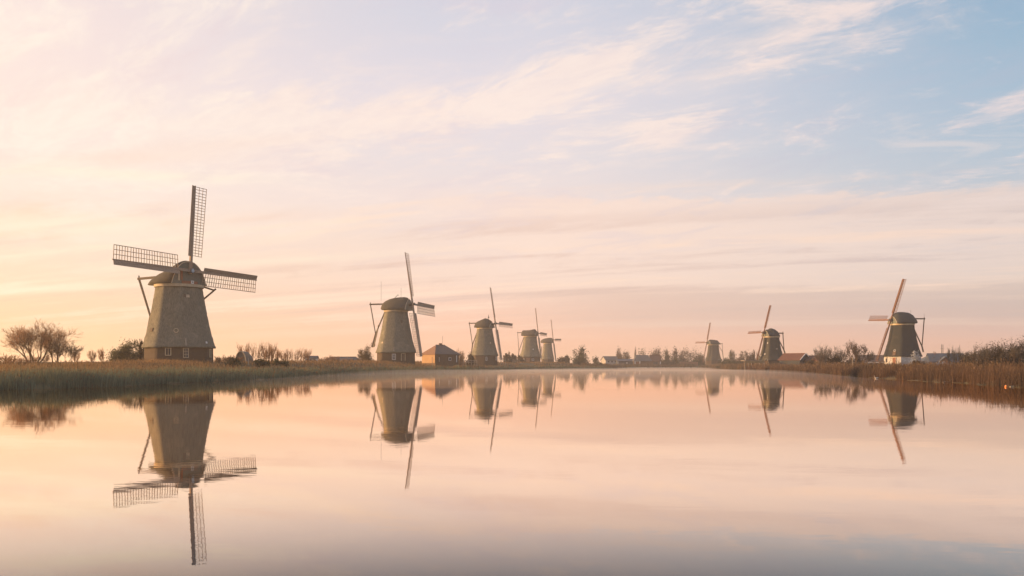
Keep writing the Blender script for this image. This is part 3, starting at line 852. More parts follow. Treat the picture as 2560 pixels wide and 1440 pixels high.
# the far shore
FAR = 'far houses in the mist at the end of the water'
r, wl = house('grey_house', 'low pale grey house in the mist, just right of the reedy point', 'house', 1524, 575, 908, 9.0, 7.0, 2.0, 2.3, R(20), M['plaster'], M['roof_grey'], group=FAR)
for x in (-2.5, 0, 2.5): MB().box((x, -3.53, 1.0), (1.1, .1, 1.0)).obj('window', M['glass'], wl)
r, wl = house('boat_shed', 'long low blue-black boat shed in the mist on the far shore', 'shed', 1562, 565, 912.5, 10.4, 6.0, 2.5, 1.1, R(2), M['plank_blue'], M['roof_blue'], group=FAR)
MB().box((.8, -3.06, 1.3), (.7, .12, .7)).obj('window', M['white'], wl); MB().box((-4.8, -3.06, 1.1), (.25, .12, 2.2)).obj('door_post', M['white'], wl)
r, wl = house('big_barn', 'tall grey barn with white framed opening at its left, on the far shore', 'barn', 1605, 560, 912.5, 10.8, 8.0, 2.7, 3.4, R(3), M['plank'], M['roof_grey'], hip=1.8, group=FAR)
for x in (-5.2, -2.2): MB().box((x, -4.1, 1.3), (.55, .2, 2.6)).obj('door_post', M['white'], wl)
MB().box((-3.7, -4.1, 2.5), (3.5, .18, .4)).obj('lintel', M['white'], wl); MB().box((-3.7, -4.06, 1.0), (2.4, .14, 1.9)).obj('barn_door', M['redbrown'], wl)
r, wl = house('pink_roofed_house', 'red-roofed house in the mist, right of the tall grey barn', 'house', 1638, 560, 913, 6.2, 6.0, 2.7, 3.5, R(-3), M['plank'], M['tile_red'], group=FAR)
MB().box((2.9, -3.08, 1.3), (.45, .16, 2.6)).obj('door_post', M['white'], wl); MB().box((-.2, -3.06, 1.3), (2.6, .12, 1.6)).obj('window', M['glass'], wl)
MB().box((-.1, -3.1, 2.6), (6.0, .14, .28)).obj('fascia', M['trim'], wl)
r = thing('reed_screen', at(1722, 553, 1.3), 'upright reddish reed screen standing on the far shore, left of the farthest windmill', 'fence')
for i in range(24): MB().box((-5.6 + i * .487, rng.normal() * .03, .9 + rng.normal() * .12), (.40, .08, 3.2)).obj('slat', M['tile_orange'], r)
for z_ in (.4, 1.8): MB().box((0, .12, z_), (11.6, .08, .12)).obj('rail', M['wood'], r)

# landing stage before the seventh mill
D7 = 268
r = thing('landing_stage', at(1885, D7, 0), 'wooden landing stage on tall pale posts at the water, before a mill', 'landing stage')
zt_ = zat(902.5, D7); hw_ = 26.5 * D7 / F
MB().rings([[Vector((x, y, zt_ + .04)) for x, y in ((-hw_, -1.2), (hw_ - .6, -1.2), (hw_, 0), (hw_, 3.2), (-hw_, 3.2))], [Vector((x, y, zt_ + .16)) for x, y in ((-hw_, -1.2), (hw_ - .6, -1.2), (hw_, 0), (hw_, 3.2), (-hw_, 3.2))]]).obj('deck', M['post'], r)
for i in range(9): MB().box((-hw_ + .35 + i * (2 * hw_ - 1.2) / 8.2, -1.28, zt_ - .28), (.66, .09, .62 + .05 * (i % 3))).obj('board', M['stage'], r)
for i, x in enumerate((-hw_ + .2, -hw_ * .62, -hw_ * .3, hw_ * .05, hw_ * .42, hw_ - .5)):
    MB().bar((x, -1.05, -.9), (x + .03 * (i % 2), -1.05, zt_ + .02), .16 if i % 2 else .20).obj('post', M['post'], r)
    MB().bar((x, 2.4, -.9), (x, 2.4, zt_ + .02), .18).obj('post', M['wood'], r)
MB().tube([(hw_ - .2, -1.0, zt_ + .15), (hw_ - .1, -1.0, zt_ + .75), (hw_ + .6, -.9, zt_ + .6), (hw_ + .9, -.9, zt_ - .5)], .07, 5).obj('handrail', M['post'], r)

# houses on the right bank
r, wl = house('red_roofed_barn', 'blue-black barn with sunlit red roof, right of the mill with the landing stage', 'barn', 1986, 266, 912.5, 7.2, 5.2, 1.55, 1.75, R(128), M['plank_blue'], M['tile_red'], over=.3)
for sy in (-1, 1):
    MB().bar((-3.95, sy * 2.9, 1.52), (-3.95, 0, 3.48), .10, .26).obj('barge_board', M['white'], r)
for i in range(10): MB().box((-3.63, -2.35 + i * .52, .55), (.05 + .02 * (i % 2), .48, 1.9)).obj('plank', M['plank_blue'], wl)
r, wl = house('red_roofed_cottage', 'low cottage with red roof, half hidden by the round bare tree', 'house', 2040, 262, 911, 6.5, 4.6, 1.2, 1.25, R(118), M['plank'], M['tile_red'], over=.3)
r, wl = house('dark_roofed_house', 'long house with dark blue-grey roof and white gutter, left of the whitewashed mill', 'house', 2180, 292, 914, 9.6, 6.5, 1.2, 2.0, R(-16), M['plaster'], M['roof_dark'], over=.35)
MB().box((.8, -3.66, 1.02), (7.6, .16, .2)).obj('gutter', M['white'], r)
MB().bar((-2.9, -3.5, .95), (-2.9, -3.1, 2.0), .26).obj('dormer_post', M['white'], r)
for sg in (-1, 1): MB().bar((-5.9, -3.5, 1.45), (-4.7, -3.5, 1.45 + sg * .5), .14).obj('gable_board', M['white'], r)
for x in (-.6, 1.0, 2.4, 3.6): MB().box((x, -3.3, .25), (.8, .14, .9)).obj('window', M['glass'], wl)
r, wl = house('blue_roofed_house', 'white house with blue-grey roof and a small dark red gable, right of the whitewashed mill', 'house', 2362, 280, 915.5, 9.8, 6.0, 1.55, 2.3, R(-12), M['plaster'], M['roof_blue'], over=.4)
MB().rings([[Vector((x, y, z_)) for x, z_ in ((-2.2, -.8), (.6, -.8), (.6, 1.5), (-.8, 2.75), (-2.2, 1.5))] for y in (-3.9, -1.2)]).obj('red_gable', M['redbrown'], r)
for sg in (-1, 1): MB().rings([[Vector((-.8, y, 2.9)), Vector((-.8 + sg * 1.9, y, 1.2)), Vector((-.8 + sg * 1.9, y, 1.36)), Vector((-.8, y, 3.06))] for y in (-4.2, -.6)]).obj('gable_roof', M['roof_blue'], r)
MB().rings([[Vector((x, y, z_)) for x, y, z_ in ((-4.9, -3.4, 1.25), (-8.6, -3.2, .35), (-8.6, 1.5, 1.2), (-4.9, .2, 3.3))], [Vector((x, y, z_ + .15)) for x, y, z_ in ((-4.9, -3.4, 1.25), (-8.6, -3.2, .35), (-8.6, 1.5, 1.2), (-4.9, .2, 3.3))]]).obj('lean_to_roof', M['roof_blue'], r)
MB().box((2.6, -3.08, .3), (1.0, .12, 1.9)).obj('door', M['plank'], wl)
for px, y0, y1 in ((2354, 884, 861), (2357.4, 884, 861.5)):
    D_ = 283; o = MB().bar((0, 0, 0), (0, 0, (y0 - y1) * D_ / F), .12).bar((-.5, 0, (y0 - y1) * D_ / F * .55), (.5, 0, (y0 - y1) * D_ / F * .55), .05).obj('aerial_pole', M['iron'])
    o.location = at(px, D_, zat(y0, D_)); tag(o, 'thin dark aerial pole above the blue-grey roof, ' + ('taller of the pair' if px < 2356 else 'thinner of the pair'), 'pole', 'aerial poles over the blue-grey roof')
o = MB().bar((0, 0, 0), (0, 0, 1.3), .10).bar((-.5, 0, 1.2), (.4, 0, .8), .08).bar((-.5, 0, .8), (-.4, 0, 1.3), .08).obj('roof_aerial', M['redbrown'])
o.location = at(2337.5, 280, zat(889, 280)); tag(o, 'small red aerial on the low left end of the blue-grey roof', 'aerial')

# posts
for px, D, y0, y1, lb in ((2131.2, 150, 919, 893, 'slim pale lamp post in the reeds below the bare spreading tree'), (812, 205, 912, 893, 'short pale post on the dike, right of the small white hut'),
                          (621, 140, 912, 897, 'thin pale stake in the grass right of the rounded tent'), (1080.5, 228, 922, 893, 'thin pale stake in front of the shed door')):
    o = MB().bar((0, 0, -.5), (0, 0, (y0 - y1) * D / F), .10, .10).box((0, 0, (y0 - y1) * D / F + .03), (.14, .14, .06)).obj('post', M['post'])
    o.location = at(px, D, zat(y0, D)); tag(o, lb, 'post')

# ------------------------------------------------------------------ plants
class Leaves:
    """blades, twigs and leaves: triangles and quads with a colour each"""
    def __init__(s): s.V, s.T, s.C, s.n = [], [], [], 0
    def tri(s, v, c):                       # v: (n,3,3), c: (n,3)
        n = len(v); s.V.append(v.reshape(-1, 3)); s.T.append(np.arange(n * 3).reshape(-1, 3) + s.n); s.C.append(np.repeat(c, 3, 0)); s.n += n * 3
    def mesh(s, name, m):
        V, T, C = np.concatenate(s.V), np.concatenate(s.T), np.concatenate(s.C)
        me = bpy.data.meshes.new(name)
        me.vertices.add(len(V)); me.vertices.foreach_set('co', V.astype(np.float32).ravel())
        me.loops.add(len(T) * 3); me.loops.foreach_set('vertex_index', T.astype(np.int32).ravel())
        me.polygons.add(len(T)); me.polygons.foreach_set('loop_start', (np.arange(len(T)) * 3).astype(np.int32))
        me.update(calc_edges=True)
        a = me.attributes.new('tint', 'FLOAT_COLOR', 'POINT')
        a.data.foreach_set('color', np.column_stack([C, np.ones(len(C))]).astype(np.float32).ravel())
        me.materials.append(m); return me


def palette(r, cols, n, t=None, jit=.18):
    cols = np.array(cols); k = len(cols) - 1
    t = r.random(n) if t is None else np.clip(t + r.normal(0, .12, n), 0, .999)
    f = t * k; i = np.minimum(f.astype(int), k - 1); f = (f - i)[:, None]
    c = cols[i] * (1 - f) + cols[i + 1] * f
    return np.clip(c * (1 + r.normal(0, jit, (n, 1))), .01, .9)


def branches(seed, H, spread, stems, kids, levels, fork=0.0, up=.35, base_r=.12, lean0=.25, twig_len=1.0, droop=0.0, W=None, ratio=(.48, .78), f0=.28):
    """returns limbs (polylines with radii) and twigs (start, end) of a bare tree growing from the origin"""
    r = np.random.default_rng(seed); limbs, twigs = [], []

    def grow(p, d, L, rad, lv):
        pts = [p]; q = p.copy(); dd = d.copy(); n = 4 if lv < levels - 1 else 3
        for i in range(n):
            dd = dd + r.normal(0, .13, 3) + np.array([0, 0, up * .25 - droop * .2 * (lv > 1)]); dd /= np.linalg.norm(dd)
            q = q + dd * L / n; pts.append(q.copy())
        if lv >= levels:
            twigs.append((pts[0], pts[-2], pts[-1])); return
        limbs.append((pts, [rad * (1 - .62 * i / n) for i in range(n + 1)], lv))
        k = kids[min(lv, len(kids) - 1)]
        for j in range(k):
            f = f0 + (1 - f0) * (j + r.random() * .8) / k
            f = min(f, 1.0) * n; i = min(int(f), n - 1); b = pts[i] + (pts[i + 1] - pts[i]) * (f - i)
            dr = pts[i + 1] - pts[i]; dr /= np.linalg.norm(dr)
            side = r.normal(0, 1, 3); side -= dr * side.dot(dr); side /= np.linalg.norm(side)
            ang = r.uniform(.35, .95) * spread
            nd = dr * math.cos(ang) + side * math.sin(ang)
            grow(b, nd, L * r.uniform(*ratio) * (twig_len if lv + 1 >= levels else 1), rad * (1 - .6 * f / n) * .55, lv + 1)

    for s_ in range(stems):
        a = 2 * math.pi * (s_ + r.random() * .5) / max(1, stems); l = lean0 * (r.uniform(.6, 1.2) if stems > 1 else .3)
        d = np.array([math.cos(a) * math.sin(l), math.sin(a) * math.sin(l), math.cos(l)])
        grow(np.array([math.cos(a) * fork, math.sin(a) * fork, 0.0]), d, .62, base_r, 0)
    # scale to unit height
    top = max(t[2][2] for t in twigs); k = H / top
    k = np.array([k, k, k])
    if W:
        xs = np.array([t[2] for t in twigs]); k[:2] = W / 2 / np.percentile(np.hypot(xs[:, 0], xs[:, 1]), 93)
    limbs = [([p * k for p in P], [q for q in rr_], lv) for P, rr_, lv in limbs]
    twigs = [tuple(p * k for p in t_) for t_ in twigs]
    return limbs, twigs, r


def bare_meshes(seed, H, tw, mtwig, cols, **kw):
    limbs, twigs, r = branches(seed, H, **kw)
    g = MB()
    for P, rr_, lv in limbs: g.tube([Vector(p) for p in P], [max(tw * .40, q * .72) for q in rr_], 6 if lv == 0 else (4 if lv == 1 else 3))
    trunk = g.mesh('trunk', M['bark'], True)
    A = np.array([[t_[0], t_[1], t_[2]] for t_ in twigs]); n = len(A)
    L = Leaves(); d = A[:, 2] - A[:, 0]
    s1 = np.cross(d, r.normal(0, 1, (n, 3))); s1 /= np.linalg.norm(s1, axis=1)[:, None] + 1e-9
    c = palette(r, cols, n)
    w = tw * .5
    L.tri(np.stack([A[:, 0] - s1 * w, A[:, 0] + s1 * w, A[:, 1] + s1 * w * .6], 1), c)
    L.tri(np.stack([A[:, 0] - s1 * w, A[:, 1] + s1 * w * .6, A[:, 2]], 1), c)
    # fine spurs
    for k in range(5):
        f = r.uniform(.15, 1, (n, 1)); b = A[:, 0] + d * f
        e = b + d * r.uniform(.25, .5, (n, 1)) + r.normal(0, .22, (n, 3)) * np.linalg.norm(d, axis=1)[:, None]
        s2 = np.cross(e - b, r.normal(0, 1, (n, 3))); s2 /= np.linalg.norm(s2, axis=1)[:, None] + 1e-9
        L.tri(np.stack([b - s2 * w * .7, b + s2 * w * .7, e], 1), palette(r, cols, n))
    return trunk, L.mesh('twigs', M['leaf'])


ORANGE = [(.20, .115, .07), (.34, .19, .10), (.46, .27, .14)]
BROWN = [(.06, .045, .035), (.11, .08, .06), (.17, .12, .085)]
GREY = [(.07, .065, .055), (.12, .11, .09), (.18, .15, .12)]


def plant(name, label, cat, px, D, meshes, scale=(1, 1, 1), rz=0.0, group=None, dz=-.1, parts=('trunk', 'crown'), z=None):
    p = at(px, D); p.z = (gz(p.x, p.y) if z is None else z) + dz
    r = thing(name, p, label, cat, group, rz); r.scale = scale
    for nm, me_ in zip(parts, meshes): link(nm, me_, r)
    return r


def tall(px, D, py):
    p = at(px, D); return zat(py, D) - gz(p.x, p.y) + .1


def leafy_mesh(seed, rx, ry, rz_, n, size, cols, clumps=40, shell=.55, zc=None, spiky=0.0, low=.12):
    r = np.random.default_rng(seed); L = Leaves()
    u = r.normal(0, 1, (clumps, 3)); u[:, 2] = np.abs(u[:, 2]) * 1.1 - .15; u /= np.linalg.norm(u, axis=1)[:, None]
    rad = shell + (1 - shell) * r.random((clumps, 1)) ** .6
    C = u * rad * np.array([rx, ry, rz_]) * r.uniform(.8, 1.06, (clumps, 1)); C[:, 2] = np.maximum(C[:, 2], rz_ * low)
    cs = r.uniform(.10, .22, clumps)
    k = r.integers(0, clumps, n)
    g = r.normal(0, 1, (n, 3)) * cs[k][:, None] * np.array([rx, ry, rz_ * .8])
    P = C[k] + g
    if spiky: P[:, 2] += (r.random(n) ** 4) * spiky * rz_
    P[:, 2] = np.abs(P[:, 2])
    a = r.normal(0, 1, (n, 3)); a /= np.linalg.norm(a, axis=1)[:, None]
    b = np.cross(a, r.normal(0, 1, (n, 3))); b /= np.linalg.norm(b, axis=1)[:, None]
    s = size * r.uniform(.5, 1.3, (n, 1))
    c = palette(r, cols, n, r.random(clumps)[k])
    L.tri(np.stack([P - a * s, P + b * s * .55, P + a * s], 1), c); L.tri(np.stack([P - a * s, P + a * s, P - b * s * .55], 1), c)
    return L


def leafy_tree(name, label, cat, px, D, py_top, wpx, n, size, cols, seed, group=None, clumps=40, shell=.55, spiky=0.0, low=.12, depth=.8, tr=.09):
    H = tall(px, D, py_top); w = wpx * D / F / 2
    g = MB(); r = np.random.default_rng(seed + 99)
    for k in range(5):
        e = Vector((r.uniform(-1, 1) * w * .45, r.uniform(-1, 1) * w * .35, H * r.uniform(.4, .68)))
        g.tube([(0, 0, -.3), e * .45 + Vector((0, 0, H * .05)), e], [tr, tr * .6, tr * .2], 5)
    L = leafy_mesh(seed, w * .92, w * depth, H * .93, n, size, cols, clumps, shell, None, spiky, low)
    return plant(name, label, cat, px, D, (g.mesh('trunk', M['bark'], True), L.mesh('crown', M['leaf'])), group=group, rz=0)


# --- left bank
H = tall(88, 118, 792)
plant('willow_tree', 'tall bare willow with spreading forked trunks at the left edge, on the dike', 'tree', 84, 118,
      bare_meshes(3, H, .022, None, ORANGE, spread=.78, stems=5, kids=(6, 5, 5, 4), levels=4, fork=.10, up=.34, base_r=.17, lean0=.42, W=7.0, ratio=(.5, .78), f0=.30), (1, 1, 1), R(70), 'bare trees at the left end')
H = tall(136, 122, 806)
plant('willow_tree', 'bare slender willow with a single trunk, just right of the forking one', 'tree', 136, 122,
      bare_meshes(8, H, .022, None, ORANGE, spread=.78, stems=2, kids=(7, 5, 5, 4), levels=4, fork=.06, up=.32, base_r=.15, lean0=.22, W=4.2, ratio=(.5, .78), f0=.26), (1, 1, 1), 0, 'bare trees at the left end')
H = tall(162, 120, 850)
plant('bush', 'bare brown bush under the right side of the slender willow', 'bush', 160, 119, bare_meshes(9, H, .026, None, BROWN, spread=.9, stems=7, kids=(5, 5, 4), levels=3, fork=.3, up=.4, base_r=.05, lean0=.6), (1, 1, 1), 0, 'low bushes behind the left reeds')
BUSH = bare_meshes(21, 2.0, .026, None, ORANGE, spread=.8, stems=9, kids=(5, 5, 4), levels=3, fork=.35, up=.4, base_r=.035, lean0=.7, W=3.4, f0=.06)
FAN = bare_meshes(22, 3.6, .03, None, ORANGE, spread=.42, stems=26, kids=(6, 5), levels=2, fork=.9, up=.5, base_r=.035, lean0=.55, W=4.6, f0=.1, ratio=(.4, .75))
SAP = bare_meshes(23, 2.6, .026, None, ORANGE, spread=.75, stems=2, kids=(7, 6, 5), levels=3, fork=.1, up=.4, base_r=.04, lean0=.3, W=1.6, f0=.08)
for px, D, sc, lb in ((10, 110, 1.0, 'low bare bush at the very left edge of the reeds'), (45, 106, .85, 'low bare bush under the forking willow'), (100, 128, .8, 'low bare bush behind the two willow trunks'),
                      (560, 150, .85, 'low reddish bush beside the foot of the largest windmill'), (585, 152, .8, 'low reddish bush just left of the rounded tent'), (832, 225, 1.15, 'small bare bush above the low barn roof'),
                      (805, 232, .9, 'small bare bush right of the small white hut'), (870, 236, .8, 'small bare bush on the barn roof line')):
    o = plant('bush', lb, 'bush', px, D, BUSH, (sc * 1.1, sc, sc), R(px * 7 % 360), 'low bushes behind the left reeds')
for px, D, py, lb in ((188, 125, 872, 'slender bare sapling right of the willows'), (232, 130, 870, 'slender bare sapling between willows and the leafy dome'), (256, 134, 866, 'taller bare sapling left of the leafy dome'),
                      (1144, 262, 868, 'bare orange sapling behind the right end of the shed'), (1152, 268, 880, 'smaller bare sapling between shed and third mill')):
    k = tall(px, D, py) / 2.6
    plant('sapling', lb, 'tree', px, D, SAP, (k * .9, k * .9, k), R(px * 3 % 360), 'bare saplings on the left dike')
for px, D, py, w, lb in ((645, 165, 852, 1.25, 'tall fan of bare orange shrub right of the rounded tent'), (678, 170, 868, .7, 'narrow bare orange shrub right of the tall fan'), (738, 195, 868, 1.55, 'broad fan of bare orange shrub left of the small white hut')):
    k = tall(px, D, py) / 3.6
    plant('shrub', lb, 'shrub', px, D, FAN, (k * w, k, k), R(px % 90), 'bare orange shrubs between the first two mills')
LEAFG = [(.045, .05, .03), (.075, .08, .045), (.11, .105, .06)]
LEAFB = [(.05, .042, .028), (.09, .07, .04), (.14, .10, .055)]
DARK = [(.016, .017, .013), (.032, .028, .02), (.062, .042, .026)]
leafy_tree('evergreen_tree', 'dense dark green dome-shaped tree left of the largest windmill', 'tree', 322, 152, 851, 96, 11000, .115, LEAFG, 31, clumps=60, tr=.14)
leafy_tree('climber', 'dark climbing shrub against the left foot of the largest windmill', 'shrub', 356, 150, 846, 17, 1500, .15, DARK, 32, clumps=20, low=.03)
leafy_tree('bush', 'round leafy bush at the left foot of the second mill', 'bush', 915, 236, 862, 48, 5500, .125, LEAFB, 33, clumps=50, shell=.35, tr=.10, low=.08)
for px, D, py, w, sd, lb in ((655, 150, 893, 40, 41, 'low dark green clump before the tall orange fan shrub'), (700, 160, 894, 46, 42, 'low dark green clump before the broad orange fan shrub'), (586, 140, 893, 44, 47, 'low green clump at the foot of the rounded tent'),
                             (1176, 300, 886, 26, 43, 'dark bush at the left foot of the third mill'), (1268, 420, 878, 22, 44, 'dark round bush between third and fourth mill'), (1283, 440, 884, 18, 48, 'smaller dark bush left of the fourth mill'), (1410, 480, 887, 36, 45, 'low round bush right of the smallest left mill'), (1300, 445, 888, 24, 46, 'low bush at the left foot of the fourth mill')):
    leafy_tree('bush', lb, 'bush', px, D, py, w, 1600, .14 * D / 150, LEAFG if D < 200 else LEAFB, sd, 'dark bushes on the left bank', clumps=22, low=.03)
leafy_tree('conifer', 'solitary dark pointed tree on the reedy point in the middle', 'tree', 1452, 430, 862, 48, 3200, .36, LEAFG, 51, clumps=60, shell=.2, tr=.2)
leafy_tree('bush', 'low dark bush on the tip of the reedy point', 'bush', 1490, 425, 893, 34, 1200, .3, LEAFG, 52, 'dark bushes on the left bank', clumps=16, low=.03)

# --- far shore trees, one by one
FT = 'misty trees along the far shore'
MISTY = [(.07, .055, .045), (.12, .09, .07), (.17, .125, .095)]
FARV = [bare_meshes(60 + i, 10.0, .13, None, GREY if i % 2 else BROWN, spread=.8, stems=2 + i % 2, kids=(8, 6, 5), levels=3, fork=.4, up=.4, base_r=.2, lean0=.4, W=6.0) for i in range(3)]
fi = 0
for px, D, py, w, kind, lb in ((1548, 600, 872, 15, 0, 'misty brown tree, leftmost of the far shore row'), (1567, 605, 871, 18, 1, 'misty brown tree above the blue-black boat shed'), (1588, 610, 864, 8, 2, 'misty slim poplar left of the tall grey barn roof'),
                               (1606, 612, 871, 28, 3, 'misty dense round tree behind the tall grey barn'), (1632, 606, 866, 26, 0, 'misty brown tree above the red-roofed house'), (1645, 612, 864, 22, 1, 'misty brown tree just right of the red-roofed house'),
                               (1668, 604, 869, 22, 3, 'misty dense tree, first right of the red-roofed house'), (1690, 606, 871, 24, 0, 'misty brown tree above the left end of the dark hedge'), (1708, 610, 868, 26, 1, 'misty brown tree above the middle of the dark hedge'),
                               (1731, 604, 866, 32, 0, 'misty broad brown tree above the reed screen'), (1754, 612, 880, 18, 3, 'misty dense tree touching the left side of the farthest windmill'), (1815, 640, 893, 22, 3, 'misty low tree right of the farthest windmill'),
                               (1830, 590, 874, 20, 3, 'misty dense tree between the two mills on the right'), (1850, 560, 879, 22, 1, 'misty brown tree left of the landing stage mill'), (1872, 470, 876, 26, 0, 'misty brown tree behind the landing stage'), (1888, 450, 871, 18, 2, 'misty slim bare tree touching the landing stage mill')):
    if kind == 2:
        k = tall(px, D, py) / 10.0; m_ = FARV[kind % 3]; ww = (w * D / F) / 5.4
        plant('bare_tree', lb, 'tree', px, D, m_, (ww, ww, k), R(px * 11 % 360), FT)
    else:
        leafy_tree('tree', lb, 'tree', px, D, py, w * (1.45 if kind < 2 else 1.25), 2200, .36, MISTY if kind < 2 else LEAFG, 70 + fi, FT, clumps=34, tr=.22, shell=.3, low=.04)
    fi += 1
for px, w, py, sd, lb in ((1662, 34, 898, 81, 'long dark hedge right of the red-roofed house'), (1690, 40, 897, 82, 'dark hedge in front of the misty brown trees'), (1735, 44, 897, 83, 'dark hedge left of the farthest windmill, above the reed screen'), (1820, 70, 899, 84, 'dark low thicket right of the farthest windmill'), (1850, 30, 902, 85, 'dark low thicket left of the landing stage')):
    leafy_tree('hedge', lb, 'hedge', px, 572 if px < 1800 else 430, py, w, 1600, .42 if px < 1800 else .3, LEAFG, sd, 'dark hedges on the far shore', clumps=30, low=.03)

# --- right bank
RT = [bare_meshes(91, 5.0, .032, None, GREY, spread=.8, stems=11, kids=(5, 6, 5), levels=3, fork=.4, up=.25, base_r=.08, lean0=.8, W=6.6),
      bare_meshes(92, 5.0, .032, None, BROWN, spread=.8, stems=3, kids=(6, 5, 5, 3), levels=4, fork=.15, up=.28, base_r=.17, lean0=.5, W=5.4, ratio=(.5, .8), f0=.28)]
k = tall(2078, 215, 857) / 5.0
plant('bare_tree', 'broad rounded bare grey tree with many stems, left of the tree with two dark trunks', 'tree', 2076, 215, RT[0], (k * 1.05, k, k), 0, 'bare trees on the right bank')
k = tall(2140, 205, 847) / 5.0
plant('bare_tree', 'spreading bare tree with dark forked trunk, left of the dark-roofed house', 'tree', 2140, 205, RT[1], (k * .95, k, k), R(40), 'bare trees on the right bank')
k = tall(2385, 250, 858) / 5.0
plant('bare_tree', 'small bare grey tree above the right end of the blue-grey roof', 'tree', 2386, 262, RT[0], (k * .5, k * .5, k), R(80), 'bare trees on the right bank')
FROST = [(.30, .32, .35), (.45, .48, .52), (.62, .64, .66)]
leafy_tree('frosted_shrub', 'pale frosted shrub climbing the right foot of the whitewashed mill', 'shrub', 2291, 255, 877, 42, 2600, .17, FROST, 101, clumps=34, shell=.3, low=.02, depth=.35)
leafy_tree('bush', 'dark green bush before the whitewashed mill, in front of the frosted shrub', 'bush', 2298, 205, 898, 44, 1800, .17, DARK, 102, 'dark bushes on the right bank', clumps=24, low=.03)
for px, D, py, w, sd, cols, lb in ((2092, 200, 890, 60, 103, DARK, 'dark low bush under the two bare trees'), (2135, 235, 892, 60, 104, DARK, 'dark bush left of the dark-roofed house'), (2030, 220, 900, 40, 105, LEAFB, 'olive bush before the red-roofed cottage'), (2172, 128, 919, 26, 106, DARK, 'dark clump at the water left of the white bird'),
                                   (2352, 225, 903, 46, 107, FROST, 'pale frosted hedge before the small dark red gable')):
    leafy_tree('bush', lb, 'bush', px, D, py, w, 1500, .15 * D / 170, cols, sd, 'dark bushes on the right bank', clumps=22, low=.03)
for px, D, py, w, sd, sp, lb in ((2418, 175, 876, 46, 111, .25, 'lowest dark shrub, right of the blue-roofed house'), (2446, 150, 863, 62, 112, .3, 'brown spiky shrub right of the blue-roofed house'), (2482, 140, 853, 70, 113, .3, 'tall dark spiky shrub in the middle of the right-hand thicket'),
                                 (2520, 132, 862, 66, 114, .35, 'dark shrub left of the tallest one at the right edge'), (2556, 126, 845, 76, 115, .3, 'tallest dark shrub at the right edge'), (2610, 122, 850, 80, 116, .3, 'dark shrub reaching in from beyond the right edge')):
    leafy_tree('thicket_shrub', lb, 'shrub', px, D, py, w, 7500, .085, DARK if sd != 112 else [(.04, .035, .025), (.07, .052, .032), (.11, .075, .04)], sd, 'dark shrubs on the right bank', clumps=60, shell=.3, spiky=.0, low=.04)
    kk = tall(px, D, py) / 5.0
    o = plant('bare_shrub', 'thin bare twigs standing out of the ' + ' '.join(lb.split(',')[0].split()[:7]), 'shrub', px + 3, D - 1, RT[0], (kk * .6, kk * .6, kk * 1.04), R(sd * 37 % 360), 'bare twigs in the right thicket')

# fences and gear on the dike
def fence(label, px0, px1, D, py, n, h=1.1, m='post'):
    a, b = at(px0, D), at(px1, D); a.z = zat(py, D); b.z = zat(py, D); L_ = (b - a).length
    r = thing('fence', a, label, 'fence', 'wooden fences on the dikes')
    for i in range(n):
        x = L_ * i / (n - 1); MB().box((x, rng.normal() * .03, h / 2 - .3), (.14, .14, h + .6 + rng.normal() * .06)).obj('post', M[m], r)
    for z_ in (h * .45, h * .85): MB().bar((-.1, -.08, z_), (L_ + .1, -.08, z_ + rng.normal() * .03), .05, .12).obj('rail', M[m], r)
fence('pale wooden fence at the right foot of the third mill', 1247, 1264, 332, 906.5, 4, 2.0)
fence('wooden fence in the reeds between the shed and the third mill', 1158, 1192, 250, 911, 6, 1.3)
fence('low wooden fence left of the fourth mill', 1272, 1298, 425, 907, 6, 1.6)
fence('long low wooden fence below the turf-coloured barn roof', 822, 888, 222, 912.5, 9, .8, 'wood')
fence('low pale fence at the right foot of the smallest left mill', 1391, 1402, 480, 906, 3, 1.0)
fence('wooden fence before the dark-roofed house', 2168, 2206, 240, 921, 7, 1.1, 'wood')

# ------------------------------------------------------------------ reeds and grass
POLY = LS + FS + RS


def along_shore(pts, n, r, dmax, power=1.0, dmin=-.35):
    a, b = np.array(pts[:-1]), np.array(pts[1:]); ln = np.hypot(*(b - a).T); mid = np.hypot(*((a + b) / 2).T)
    w = ln / np.maximum(mid, 30) ** 1.15; w /= w.sum()
    i = r.choice(len(a), n, p=w); t = r.random(n)[:, None]
    d = (b - a)[i] / ln[i][:, None]; nrm = np.stack([-d[:, 1], d[:, 0]], 1)
    off = dmin + (dmax - dmin) * r.random(n) ** power
    q = a[i] + (b - a)[i] * t
    off = off + (bays(q) if dmin < 1 else 0)
    P = q + nrm * off[:, None]
    keep = r.random(n) < np.clip(.72 + .55 * vnoise(P, .9, 45), .18, 1)
    return P[keep], off[keep]


